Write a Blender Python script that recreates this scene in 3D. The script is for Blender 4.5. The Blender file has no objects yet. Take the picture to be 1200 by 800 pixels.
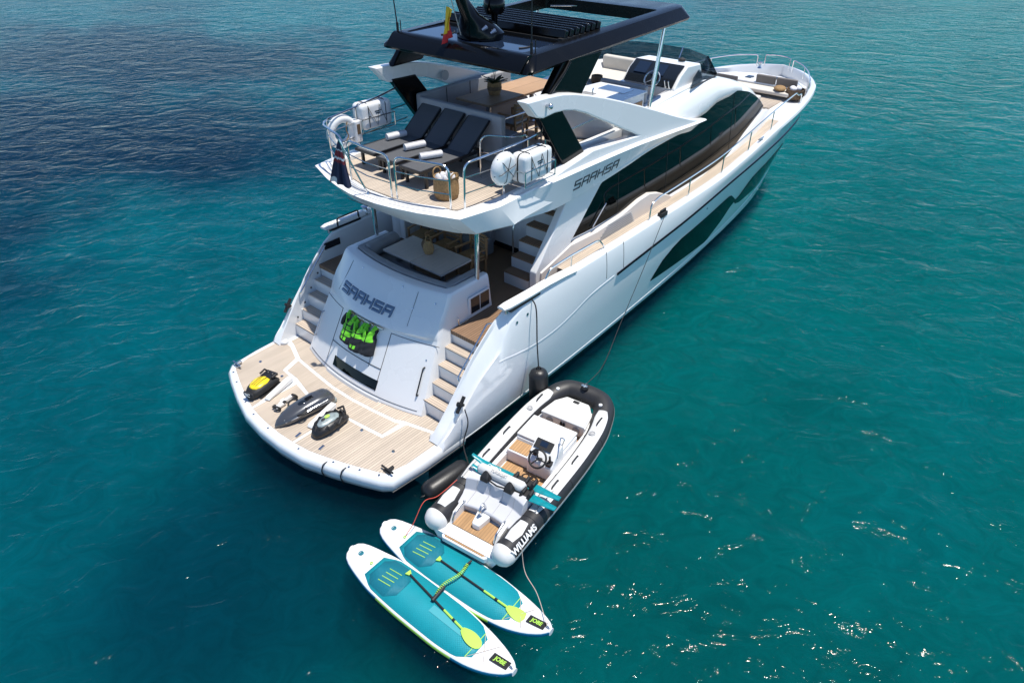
import bpy, bmesh, math, random
from mathutils import Vector, Matrix
random.seed(7)
SC = bpy.context.scene
COL = SC.collection
R = math.radians

# ------------------------------------------------------------------ camera
cam_d = bpy.data.cameras.new("camera")
cam_d.sensor_width = 36.0
cam_d.lens = 795.1 / 1200 * 36.0
cam_d.clip_end = 4000
cam = bpy.data.objects.new("camera", cam_d)
COL.objects.link(cam)
_yaw, _pit, _rol = -0.703708, 0.602419, -0.0016173
_fw = Vector((math.cos(_pit)*math.cos(_yaw), -math.cos(_pit)*math.sin(_yaw), -math.sin(_pit)))
_rt = _fw.cross(Vector((0, 0, 1))).normalized()
_up = _rt.cross(_fw)
_c, _s = math.cos(_rol), math.sin(_rol)
_rt, _up = _c*_rt + _s*_up, -_s*_rt + _c*_up
_M = Matrix((_rt, _up, -_fw)).transposed().to_4x4()
_M.translation = Vector((-4.56598, -9.40313, 8.91881))
cam.matrix_world = _M
SC.camera = cam

# ------------------------------------------------------------------ sky and sun
SUN = Vector((0.17, -0.19, 1.0)).normalized()          # towards the sun
w = bpy.data.worlds.new("World")
SC.world = w
w.use_nodes = True
nt = w.node_tree
bg = nt.nodes["Background"]
sky = nt.nodes.new("ShaderNodeTexSky")
sky.sky_type = 'NISHITA'
sky.sun_disc = False
sky.sun_elevation = math.asin(SUN.z)
sky.sun_rotation = math.atan2(SUN.x, SUN.y)
tint = nt.nodes.new("ShaderNodeMix"); tint.data_type = 'RGBA'; tint.blend_type = 'MULTIPLY'; tint.inputs[0].default_value = 1.0
tint.inputs[7].default_value = (0.88, 0.95, 1.0, 1)
nt.links.new(sky.outputs[0], tint.inputs[6]); nt.links.new(tint.outputs[2], bg.inputs[0])
bg.inputs[1].default_value = 0.15
sky.dust_density = 0.0
sky.ozone_density = 1.5
sky.air_density = 0.55
sl = bpy.data.lights.new("sun", 'SUN')
sl.energy = 4.2
sl.angle = R(0.53)
sl.color = (1.0, 0.955, 0.88)
so = bpy.data.objects.new("sun", sl)
COL.objects.link(so)
so.rotation_euler = SUN.to_track_quat('Z', 'Y').to_euler()
SC.view_settings.view_transform = 'Standard'
SC.view_settings.look = 'None'
SC.view_settings.exposure = 0.43
SC.view_settings.gamma = 1.0
SC.cycles.max_bounces = 6
SC.cycles.diffuse_bounces = 2
SC.cycles.glossy_bounces = 3
SC.cycles.use_denoising = True

# ------------------------------------------------------------------ helpers
def pchip(xs, ys):
    n = len(xs)
    h = [xs[i+1]-xs[i] for i in range(n-1)]
    d = [(ys[i+1]-ys[i])/h[i] for i in range(n-1)]
    m = [0.0]*n
    m[0], m[-1] = d[0], d[-1]
    for i in range(1, n-1):
        if d[i-1]*d[i] <= 0: m[i] = 0.0
        else:
            w1, w2 = 2*h[i]+h[i-1], h[i]+2*h[i-1]
            m[i] = (w1+w2)/(w1/d[i-1]+w2/d[i])
    def f(x):
        if x <= xs[0]: return ys[0]
        if x >= xs[-1]: return ys[-1]
        i = 0
        while x > xs[i+1]: i += 1
        t = (x-xs[i])/h[i]
        return ((1+2*t)*(1-t)**2*ys[i] + t*(1-t)**2*h[i]*m[i]
                + t*t*(3-2*t)*ys[i+1] + t*t*(t-1)*h[i]*m[i+1])
    return f

def lerp(a, b, t): return a+(b-a)*t
def V(*a): return Vector(a)

def smooth_path(pts, n=6, closed=False):
    P = [Vector(p) for p in pts]
    if len(P) < 3: return P
    out = []
    N = len(P)
    rng = range(N) if closed else range(N-1)
    for i in rng:
        p0 = P[(i-1) % N] if closed or i > 0 else P[i]*2-P[i+1]
        p1 = P[i]; p2 = P[(i+1) % N]
        p3 = P[(i+2) % N] if closed or i+2 < N else p2*2-p1
        for k in range(n):
            t = k/n
            out.append(0.5*((2*p1)+(p2-p0)*t+(2*p0-5*p1+4*p2-p3)*t*t+(3*p1-p0-3*p2+p3)*t**3))
    if not closed: out.append(P[-1])
    return out

def fillet(pts, r, n=5):
    """round the inner corners of an open 3D polyline"""
    P = [Vector(p) for p in pts]
    out = [P[0]]
    for i in range(1, len(P)-1):
        a, b, c = P[i-1], P[i], P[i+1]
        u, v = (a-b), (c-b)
        rr = min(r, u.length*0.45, v.length*0.45)
        p, q = b+u.normalized()*rr, b+v.normalized()*rr
        for k in range(n+1):
            t = k/n
            out.append((1-t)**2*p+2*t*(1-t)*b+t*t*q)
    out.append(P[-1])
    return out

class MB:
    def __init__(s): s.v = []; s.f = []; s.m = []
    def add(s, vs, fs, m=0):
        o = len(s.v)
        s.v += [tuple(v) for v in vs]
        s.f += [tuple(i+o for i in f) for f in fs]
        s.m += [m]*len(fs)
        return s
    def box(s, c, d, rot=None, m=0):
        x, y, z = d[0]/2, d[1]/2, d[2]/2
        vs = [Vector((a*x, b*y, e*z)) for a in (-1, 1) for b in (-1, 1) for e in (-1, 1)]
        if rot is not None: vs = [rot @ v for v in vs]
        c = Vector(c)
        return s.add([v+c for v in vs], [(0,1,3,2),(4,6,7,5),(0,4,5,1),(2,3,7,6),(0,2,6,4),(1,5,7,3)], m)
    def prism(s, pts, axis, lo, hi, m=0):
        n = len(pts)
        def mk(p, t):
            return {'x': (t, p[0], p[1]), 'y': (p[0], t, p[1]), 'z': (p[0], p[1], t)}[axis]
        vs = [mk(p, lo) for p in pts]+[mk(p, hi) for p in pts]
        fs = [tuple(range(n)), tuple(range(2*n-1, n-1, -1))]
        fs += [(i, i+n, (i+1) % n+n, (i+1) % n) for i in range(n)]
        return s.add(vs, fs, m)
    def loft(s, rings, closed=True, caps=(True, True), m=0):
        n = len(rings[0]); vs = [p for r in rings for p in r]; fs = []
        k = n if closed else n-1
        for j in range(len(rings)-1):
            for i in range(k):
                a = j*n+i; b = j*n+(i+1) % n
                fs.append((a, b, b+n, a+n))
        if closed and caps[0]: fs.append(tuple(range(n-1, -1, -1)))
        if closed and caps[1]: fs.append(tuple(range((len(rings)-1)*n, len(rings)*n)))
        return s.add(vs, fs, m)
    def tube(s, path, r, n=8, closed=False, m=0, flat=1.0):
        P = [Vector(p) for p in path]
        N = len(P)
        rr = r if isinstance(r, (list, tuple)) else [r]*N
        T = []
        for i in range(N):
            a = P[(i-1) % N] if closed or i > 0 else P[i]
            b = P[(i+1) % N] if closed or i < N-1 else P[i]
            T.append((b-a).normalized())
        ref = Vector((0, 0, 1)) if abs(T[0].z) < 0.9 else Vector((1, 0, 0))
        u = (ref-T[0]*ref.dot(T[0])).normalized()
        rings = []
        for i in range(N):
            u = u-T[i]*u.dot(T[i])
            if u.length < 1e-5: u = T[i].orthogonal()
            u.normalize()
            v = T[i].cross(u)
            rings.append([P[i]+u*(math.cos(2*math.pi*k/n)*rr[i]*flat)+v*(math.sin(2*math.pi*k/n)*rr[i]) for k in range(n)])
        if closed:
            rings.append(rings[0])
            return s.loft(rings, True, (False, False), m)
        return s.loft(rings, True, (True, True), m)
    def lathe(s, prof, c=(0, 0, 0), ax=(0, 0, 1), n=20, m=0):
        """prof: (radius, height) along ax"""
        ax = Vector(ax).normalized(); u = ax.orthogonal().normalized(); v = ax.cross(u); c = Vector(c)
        rings = [[c+ax*h+(u*math.cos(2*math.pi*k/n)+v*math.sin(2*math.pi*k/n))*max(r, 1e-4) for k in range(n)] for r, h in prof]
        return s.loft(rings, True, (True, True), m)
    def torus(s, c, Rr, r, ax=(0, 0, 1), n=28, k=10, m=0):
        ax = Vector(ax).normalized(); u = ax.orthogonal().normalized(); v = ax.cross(u); c = Vector(c)
        return s.tube([c+(u*math.cos(2*math.pi*i/n)+v*math.sin(2*math.pi*i/n))*Rr for i in range(n)], r, k, True, m)
    def ell(s, c, rad, rot=None, n=16, k=10, m=0):
        vs = []; c = Vector(c)
        rings = []
        for j in range(k+1):
            t = -math.pi/2+math.pi*j/k
            ring = []
            for i in range(n):
                p = Vector((math.cos(t)*math.cos(2*math.pi*i/n)*rad[0], math.cos(t)*math.sin(2*math.pi*i/n)*rad[1], math.sin(t)*rad[2]))
                if abs(math.cos(t)) < 1e-6: p = Vector((1e-4*math.cos(2*math.pi*i/n), 1e-4*math.sin(2*math.pi*i/n), math.sin(t)*rad[2]))
                if rot is not None: p = rot @ p
                ring.append(p+c)
            rings.append(ring)
        return s.loft(rings, True, (True, True), m)
    def mirror_y(s):
        o = len(s.v)
        s.v += [(x, -y, z) for x, y, z in s.v]
        s.f += [tuple(i+o for i in reversed(f)) for f in list(s.f)]
        s.m += list(s.m)
        return s
    def build(s, name, mats, parent=None, ang=32, bevel=None, seg=2, label=None, cat=None, group=None, kind=None, loc=None, recalc=True, sub=0):
        me = bpy.data.meshes.new(name)
        me.from_pydata(s.v, [], s.f)
        if not isinstance(mats, (list, tuple)): mats = [mats]
        for mt in mats: me.materials.append(mt)
        if len(mats) > 1:
            for p, mi in zip(me.polygons, s.m): p.material_index = mi
        if recalc:
            bm = bmesh.new(); bm.from_mesh(me)
            bmesh.ops.remove_doubles(bm, verts=bm.verts, dist=1e-5)
            bmesh.ops.recalc_face_normals(bm, faces=bm.faces)
            bm.to_mesh(me); bm.free()
        me.polygons.foreach_set("use_smooth", [True]*len(me.polygons))
        me.set_sharp_from_angle(angle=R(ang))
        o = bpy.data.objects.new(name, me)
        COL.objects.link(o)
        if parent is not None: o.parent = parent
        if loc is not None: o.location = loc
        if bevel:
            b = o.modifiers.new("bevel", 'BEVEL'); b.width = bevel; b.segments = seg
            b.limit_method = 'ANGLE'; b.angle_limit = R(28); b.harden_normals = True
        if sub:
            q = o.modifiers.new("sub", 'SUBSURF'); q.levels = sub; q.render_levels = sub
        tag(o, label, cat, group, kind)
        return o

def tag(o, label=None, cat=None, group=None, kind=None):
    if label: o['label'] = label
    if cat: o['category'] = cat
    if group: o['group'] = group
    if kind: o['kind'] = kind
    return o

def thing(name, label, cat, loc=(0, 0, 0), rz=0.0, group=None):
    o = bpy.data.objects.new(name, None)
    o.empty_display_size = 0.2
    COL.objects.link(o)
    o.location = loc; o.rotation_euler = (0, 0, rz)
    return tag(o, label, cat, group)

def dup(root, loc, rz=None, label=None, group=None):
    r = root.copy(); COL.objects.link(r); r.location = loc
    if rz is not None: r.rotation_euler = (0, 0, rz)
    if label: r['label'] = label
    if group: r['group'] = group
    for ch in list(root.children):
        c = ch.copy(); COL.objects.link(c); c.parent = r
        for g in ch.children:
            d = g.copy(); COL.objects.link(d); d.parent = c
    return r

def text_mesh(txt, size, m, name, parent, mat4, extrude=0.004, bold=False, shear=0.0, **kw):
    cu = bpy.data.curves.new("t", 'FONT'); cu.body = txt; cu.size = size; cu.extrude = extrude
    cu.align_x = 'CENTER'; cu.align_y = 'CENTER'; cu.shear = shear
    if bold: cu.offset = size*0.025
    t = bpy.data.objects.new("t", cu); COL.objects.link(t)
    dg = bpy.context.evaluated_depsgraph_get()
    me = bpy.data.meshes.new_from_object(t.evaluated_get(dg))
    bpy.data.objects.remove(t); bpy.data.curves.remove(cu)
    me.name = name; me.materials.clear(); me.materials.append(m)
    me.transform(mat4)
    o = bpy.data.objects.new(name, me); COL.objects.link(o)
    if parent is not None: o.parent = parent
    tag(o, **kw)
    return o

def frame(o, ex, ey):
    """matrix with origin o, text x along ex, text y along ey"""
    ex = Vector(ex).normalized(); ez = ex.cross(Vector(ey)).normalized(); ey = ez.cross(ex)
    M = Matrix((ex, ey, ez)).transposed().to_4x4(); M.translation = Vector(o)
    return M

# ------------------------------------------------------------------ materials
def mat(name, col, rough=0.5, metal=0.0, spec=0.5, coat=0.0, var=0.0, vscale=3.0, bump=0.0, bscale=60.0, rvar=0.0, sheen=0.0):
    m = bpy.data.materials.new(name); m.use_nodes = True
    n = m.node_tree; b = n.nodes["Principled BSDF"]
    b.inputs["Base Color"].default_value = (*col, 1)
    b.inputs["Roughness"].default_value = rough
    b.inputs["Metallic"].default_value = metal
    b.inputs["Specular IOR Level"].default_value = spec
    b.inputs["Coat Weight"].default_value = coat
    b.inputs["Coat Roughness"].default_value = 0.05
    if sheen: b.inputs["Sheen Weight"].default_value = sheen
    tc = n.nodes.new("ShaderNodeTexCoord")
    if var or rvar:
        t = n.nodes.new("ShaderNodeTexNoise"); t.inputs["Scale"].default_value = vscale; t.inputs["Detail"].default_value = 5
        n.links.new(tc.outputs["Object"], t.inputs["Vector"])
        if var:
            r = n.nodes.new("ShaderNodeMapRange"); r.inputs[1].default_value = 0.3; r.inputs[2].default_value = 0.7
            r.inputs[3].default_value = 1-var; r.inputs[4].default_value = 1+var*0.4
            n.links.new(t.outputs[0], r.inputs[0])
            x = n.nodes.new("ShaderNodeVectorMath"); x.operation = 'SCALE'; x.inputs[0].default_value = col
            n.links.new(r.outputs[0], x.inputs["Scale"])
            n.links.new(x.outputs[0], b.inputs["Base Color"])
        if rvar:
            r2 = n.nodes.new("ShaderNodeMapRange"); r2.inputs[1].default_value = 0.3; r2.inputs[2].default_value = 0.7
            r2.inputs[3].default_value = rough; r2.inputs[4].default_value = rough+rvar
            n.links.new(t.outputs[0], r2.inputs[0]); n.links.new(r2.outputs[0], b.inputs["Roughness"])
    if bump:
        t = n.nodes.new("ShaderNodeTexNoise"); t.inputs["Scale"].default_value = bscale; t.inputs["Detail"].default_value = 4
        n.links.new(tc.outputs["Object"], t.inputs["Vector"])
        bp = n.nodes.new("ShaderNodeBump"); bp.inputs["Strength"].default_value = bump; bp.inputs["Distance"].default_value = 0.01
        n.links.new(t.outputs[0], bp.inputs["Height"]); n.links.new(bp.outputs[0], b.inputs["Normal"])
    return m

def mat_teak(name, col, axis=1, pitch=0.055, caulk=0.28, rough=0.55, cw=0.17):
    """planks run across `axis`; narrow dark caulk lines between them"""
    m = bpy.data.materials.new(name); m.use_nodes = True
    n = m.node_tree; L = n.links; b = n.nodes["Principled BSDF"]
    b.inputs["Roughness"].default_value = rough
    b.inputs["Specular IOR Level"].default_value = 0.3
    tc = n.nodes.new("ShaderNodeTexCoord"); sp = n.nodes.new("ShaderNodeSeparateXYZ")
    L.new(tc.outputs["Object"], sp.inputs[0])
    d = n.nodes.new("ShaderNodeMath"); d.operation = 'DIVIDE'; d.inputs[1].default_value = pitch
    L.new(sp.outputs[axis], d.inputs[0])
    fr = n.nodes.new("ShaderNodeMath"); fr.operation = 'FRACT'; L.new(d.outputs[0], fr.inputs[0])
    fl = n.nodes.new("ShaderNodeMath"); fl.operation = 'FLOOR'; L.new(d.outputs[0], fl.inputs[0])
    lt = n.nodes.new("ShaderNodeMath"); lt.operation = 'LESS_THAN'; lt.inputs[1].default_value = cw
    L.new(fr.outputs[0], lt.inputs[0])
    wn = n.nodes.new("ShaderNodeTexWhiteNoise"); wn.noise_dimensions = '1D'; L.new(fl.outputs[0], wn.inputs["W"])
    mp = n.nodes.new("ShaderNodeMapping")
    mp.inputs["Scale"].default_value = (1.5, 25, 25) if axis == 1 else (25, 1.5, 25)
    L.new(tc.outputs["Object"], mp.inputs[0])
    no = n.nodes.new("ShaderNodeTexNoise"); no.inputs["Scale"].default_value = 2.0; no.inputs["Detail"].default_value = 6
    L.new(mp.outputs[0], no.inputs["Vector"])
    n2 = n.nodes.new("ShaderNodeTexNoise"); n2.inputs["Scale"].default_value = 0.9; n2.inputs["Detail"].default_value = 5
    L.new(tc.outputs["Object"], n2.inputs["Vector"])
    a1 = n.nodes.new("ShaderNodeMath"); a1.operation = 'MULTIPLY_ADD'; a1.inputs[1].default_value = 0.16; a1.inputs[2].default_value = 0.42
    L.new(wn.outputs[0], a1.inputs[0])
    a2 = n.nodes.new("ShaderNodeMath"); a2.operation = 'MULTIPLY_ADD'; a2.inputs[1].default_value = 0.45
    L.new(no.outputs[0], a2.inputs[0]); L.new(a1.outputs[0], a2.inputs[2])
    a3 = n.nodes.new("ShaderNodeMath"); a3.operation = 'MULTIPLY_ADD'; a3.inputs[1].default_value = 0.5
    L.new(n2.outputs[0], a3.inputs[0]); L.new(a2.outputs[0], a3.inputs[2])
    sc = n.nodes.new("ShaderNodeVectorMath"); sc.operation = 'SCALE'; sc.inputs[0].default_value = col
    L.new(a3.outputs[0], sc.inputs["Scale"])
    mx = n.nodes.new("ShaderNodeMix"); mx.data_type = 'RGBA'
    L.new(lt.outputs[0], mx.inputs[0]); L.new(sc.outputs[0], mx.inputs[6])
    mx.inputs[7].default_value = (col[0]*caulk, col[1]*caulk, col[2]*caulk*1.05, 1)
    L.new(mx.outputs[2], b.inputs["Base Color"])
    return m

M = {}
M['gel'] = mat("white_gelcoat", (0.80, 0.80, 0.79), 0.22, coat=0.3, var=0.03, vscale=0.8, rvar=0.08)
M['hull'] = mat("white_hull_paint", (0.79, 0.805, 0.81), 0.12, coat=1.0, var=0.03, vscale=0.6, rvar=0.05)
M['hull_glass'] = mat("black_hull_glass", (0.001, 0.002, 0.0025), 0.04, spec=0.05)
M['grey_gel'] = mat("pale_grey_gelcoat", (0.55, 0.56, 0.57), 0.35, var=0.04)
M['groove'] = mat("grey_non_slip", (0.42, 0.42, 0.42), 0.7, var=0.05)
M['seam'] = mat("dark_seam", (0.03, 0.033, 0.036), 0.6)
M['anti'] = mat("dark_antifoul", (0.015, 0.02, 0.03), 0.5)
M['glass'] = mat("dark_tinted_glass", (0.001, 0.003, 0.0035), 0.02, spec=0.20)
def mat_smoked(name, tint, op):
    m = bpy.data.materials.new(name); m.use_nodes = True
    n = m.node_tree; b = n.nodes["Principled BSDF"]; out = n.nodes["Material Output"]
    b.inputs["Base Color"].default_value = (0.004, 0.006, 0.008, 1); b.inputs["Roughness"].default_value = 0.03
    tr = n.nodes.new("ShaderNodeBsdfTransparent"); tr.inputs[0].default_value = (*tint, 1)
    mx = n.nodes.new("ShaderNodeMixShader"); mx.inputs[0].default_value = op
    n.links.new(tr.outputs[0], mx.inputs[1]); n.links.new(b.outputs[0], mx.inputs[2]); n.links.new(mx.outputs[0], out.inputs[0])
    return m
M['smoked'] = mat_smoked("smoked_windscreen_glass", (0.55, 0.60, 0.64), 0.20)
M['screen'] = mat("dark_smoked_panel", (0.012, 0.016, 0.022), 0.08, spec=0.6)
M['carbon'] = mat("black_gloss_paint", (0.0025, 0.0027, 0.003), 0.12, coat=0.0, rvar=0.04, spec=0.28)
M['carbon_grey'] = mat("anthracite_paint", (0.004, 0.0042, 0.0045), 0.22, coat=0.0, rvar=0.08, spec=0.24)
M['roof_glass'] = mat("blue_reflective_roof_glass", (0.012, 0.022, 0.045), 0.04, spec=0.8)
M['steel'] = mat("polished_steel", (0.74, 0.735, 0.72), 0.14, metal=1.0)
M['chrome'] = mat("brushed_chrome", (0.55, 0.57, 0.6), 0.25, metal=1.0)
M['rubber'] = mat("black_rubber", (0.012, 0.012, 0.013), 0.42, bump=0.15, bscale=40)
M['black'] = mat("matt_black", (0.012, 0.012, 0.013), 0.6, bump=0.2)
M['sofa'] = mat("grey_upholstery", (0.25, 0.253, 0.26), 0.85, bump=0.4, bscale=120, var=0.12, vscale=4, sheen=0.2)
M['sofa_light'] = mat("pale_grey_upholstery", (0.36, 0.36, 0.365), 0.85, bump=0.4, bscale=120, var=0.08, vscale=4)
M['taupe'] = mat("taupe_upholstery", (0.17, 0.155, 0.145), 0.85, bump=0.4, bscale=120, var=0.1)
M['cream'] = mat("cream_upholstery", (0.62, 0.58, 0.51), 0.7, bump=0.3, bscale=90, var=0.05)
M['mesh'] = mat("charcoal_sling_mesh", (0.085, 0.088, 0.095), 0.7, bump=0.3, bscale=200, var=0.08)
M['lframe'] = mat("black_aluminium", (0.012, 0.012, 0.014), 0.4)
M['towel'] = mat("white_towelling", (0.70, 0.69, 0.70), 0.95, bump=0.8, bscale=90, var=0.08, vscale=8)
M['teak'] = mat_teak("teak_deck", (0.51, 0.43, 0.345), caulk=0.50)
M['teak_x'] = mat_teak("teak_deck_athwart", (0.51, 0.42, 0.335), axis=0, caulk=0.42)
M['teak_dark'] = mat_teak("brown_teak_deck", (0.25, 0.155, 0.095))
M['wood'] = mat_teak("oiled_teak_table", (0.46, 0.29, 0.17), pitch=0.49, caulk=0.5, cw=0.025)
M['wood_pale'] = mat_teak("weathered_table_top", (0.52, 0.46, 0.40), pitch=0.86, caulk=0.4, cw=0.012)
M['chairwood'] = mat("honey_teak", (0.34, 0.19, 0.085), 0.5, var=0.2, vscale=10)
M['wicker'] = mat("woven_seagrass", (0.33, 0.20, 0.085), 0.8, bump=1.0, bscale=55, var=0.35, vscale=30)
M['wicker_dark'] = mat("dark_rattan", (0.14, 0.09, 0.05), 0.8, bump=1.0, bscale=55, var=0.3, vscale=30)
M['leaf'] = mat("orchid_leaf", (0.02, 0.045, 0.015), 0.45, var=0.3, vscale=12)
M['hiviz'] = mat("fluorescent_green_cloth", (0.20, 0.72, 0.03), 0.7, bump=0.4, var=0.15, vscale=9)
M['navy'] = mat("black_neoprene", (0.012, 0.014, 0.018), 0.7, bump=0.3)
M['yellow'] = mat("yellow_plastic", (0.85, 0.62, 0.02), 0.35, var=0.06)
M['gun'] = mat("gunmetal_paint", (0.10, 0.105, 0.115), 0.25, metal=0.5, coat=0.4)
M['silver'] = mat("silver_plastic", (0.36, 0.42, 0.42), 0.4, metal=0.3, var=0.3, vscale=18)
M['flagred'] = mat("dull_red_cloth", (0.22, 0.025, 0.035), 0.8, bump=0.3)
M['red'] = mat("red_cloth", (0.55, 0.02, 0.025), 0.7, bump=0.3)
M['flagyellow'] = mat("yellow_cloth", (0.78, 0.48, 0.02), 0.7, bump=0.3)
M['flagblue'] = mat("navy_cloth", (0.02, 0.028, 0.07), 0.75, bump=0.3, var=0.15)
M['white_cloth'] = mat("white_cloth", (0.7, 0.7, 0.7), 0.8, bump=0.3)
M['rope_red'] = mat("red_rope", (0.62, 0.09, 0.06), 0.8, bump=0.5)
M['rope_black'] = mat("black_rope", (0.02, 0.02, 0.022), 0.8, bump=0.5)
M['rope_pale'] = mat("pale_rope", (0.5, 0.42, 0.36), 0.8, bump=0.5)
M['teal'] = mat("teal_foam", (0.0, 0.275, 0.335), 0.55, bump=0.3, bscale=150, var=0.06, vscale=5)
M['teal_dark'] = mat("dark_teal_foam", (0.0, 0.17, 0.235), 0.6, bump=0.5, bscale=150, var=0.06)
def grooves(m, pitch, depth):   # eva_grooves: fine diamond grooves pressed into deck foam
    n = m.node_tree; b = n.nodes["Principled BSDF"]
    tc = n.nodes.new("ShaderNodeTexCoord"); mp = n.nodes.new("ShaderNodeMapping"); mp.inputs["Rotation"].default_value = (0, 0, R(45)); n.links.new(tc.outputs["Object"], mp.inputs[0])
    ck = n.nodes.new("ShaderNodeTexBrick"); ck.inputs["Scale"].default_value = 1/pitch; ck.offset = 0.0; ck.inputs["Mortar Size"].default_value = 0.06; ck.inputs["Brick Width"].default_value = 1.0; ck.inputs["Row Height"].default_value = 1.0
    n.links.new(mp.outputs[0], ck.inputs["Vector"])
    bp = n.nodes.new("ShaderNodeBump"); bp.invert = True; bp.inputs["Strength"].default_value = 0.8; bp.inputs["Distance"].default_value = depth
    n.links.new(ck.outputs["Fac"], bp.inputs["Height"]); n.links.new(bp.outputs[0], b.inputs["Normal"])
grooves(M['teal'], 0.03, 0.004); grooves(M['teal_dark'], 0.022, 0.006)
M['sup_white'] = mat("white_drop_stitch", (0.74, 0.76, 0.76), 0.35, var=0.04, vscale=3)
M['sup_blue'] = mat("blue_board_rail", (0.01, 0.17, 0.32), 0.35)
M['lime'] = mat("lime_plastic", (0.42, 0.72, 0.10), 0.4)
M['ski'] = mat("turquoise_gloss", (0.0, 0.25, 0.29), 0.3, coat=0.3, var=0.25, vscale=14)
M['tube'] = mat("black_hypalon", (0.022, 0.022, 0.024), 0.5, var=0.15, vscale=5, bump=0.1, bscale=30)
M['tube_white'] = mat("white_hypalon", (0.66, 0.66, 0.645), 0.5, var=0.05, vscale=4)
M['tan'] = mat_teak("tan_synthetic_deck", (0.42, 0.25, 0.12), axis=1, pitch=0.05, caulk=0.6)
M['ink'] = mat("dark_lettering", (0.035, 0.05, 0.06), 0.35)
M['ink_blue'] = mat("steel_blue_lettering", (0.16, 0.22, 0.30), 0.3, metal=0.4)
M['bounce_panel'] = mat("warm_bounce_gelcoat", (0.74, 0.68, 0.62), 0.35, var=0.03)  # house-side gelcoat with warm light off the teak put into its colour
M['lit_glow'] = M['screen']
# ------------------------------------------------------------------ the sea: a rippled clear surface over lit, ever denser layers of teal water
from mathutils import noise as mn
SEA_GREEN = ((0.0005, 0.150, 0.145), (0.001, 0.215, 0.203))
SEA_BLUE = ((0.0003, 0.100, 0.190), (0.0005, 0.150, 0.262))
TINT_BLUE = (0.9, 0.90, 0.98)
TINT_GREEN = (0.9, 1.0, 0.95)
TINT_BED_SHADE = (0.38, 0.25, 0.44)  # tints the weed beds and the painted yacht shadow alike
SEA_D = (0.0008, 0.014, 0.044)
SKIN = (0.0008, 0.034, 0.050)
DEPTH = 6.0
VSC, VSD = (0.0, 0.57, 0.60), 0.50
VAC, VAD = (0.0, 0.72, 0.80), 0.42
WAVE_ROT = -60
WAVE_AMP = 0.72
BEDS_AND_SHADE = [(5.5, 24, 9, 11, 0.5, 1.2, 0.92), (-1, 16, 6, 4.5, 0.7, 1.2, 0.8), (13, 36, 9, 14, 0.4, 1.1, 0.8), (30, 20, 5, 9, 0.4, 0.8, 0.5), (-0.8, -1.5, 2.4, 2.2, 0.3, 1.3, 0.42)]  # weed beds; the last entry paints the yacht's shadow astern into the tint
def sstep(a, b, x):
    t = min(1.0, max(0.0, (x-a)/(b-a))); return t*t*(3-2*t)
def fbm(x, y, s, o, off=0.0):
    v, a, t = 0.0, 1.0, 0.0
    for i in range(o):
        v += a*mn.noise(Vector((x*s+off, y*s-off, off))); t += a; a *= 0.55; s *= 2.1
    return v/t
def sea_colour(x, y):
    wob = fbm(x, y, 0.10, 4); wob2 = fbm(x, y, 0.5, 3, 7.3)
    dk = 0.0
    for (cx_, cy_, rx, ry, rot, soft, amt) in BEDS_AND_SHADE:
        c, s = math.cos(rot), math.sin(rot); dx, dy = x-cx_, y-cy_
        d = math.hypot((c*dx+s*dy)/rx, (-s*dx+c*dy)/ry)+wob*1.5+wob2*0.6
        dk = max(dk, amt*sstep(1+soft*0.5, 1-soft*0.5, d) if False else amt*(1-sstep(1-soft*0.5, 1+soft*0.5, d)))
    dist = 0.763*x+0.647*y; cross = 0.647*x-0.763*y
    far = sstep(-0.05, 0.35, fbm(x, y, 0.022, 3, 11.1))*sstep(25, 55, dist)
    dk = max(dk, far*0.7)
    f = sstep(-0.35, 0.35, fbm(x, y, 0.22, 4, 2.2))
    side = sstep(-7, 7, cross-dist*0.40-0.5+wob*9)
    out = []
    for i in range(3):
        t = lerp(lerp(TINT_BLUE[i], TINT_GREEN[i], side), 1.0, 0.0)*lerp(0.90, 1.04, f)
        out.append(min(1.0, lerp(t, TINT_BED_SHADE[i], dk)))
    return (*out, 1.0)
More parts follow.
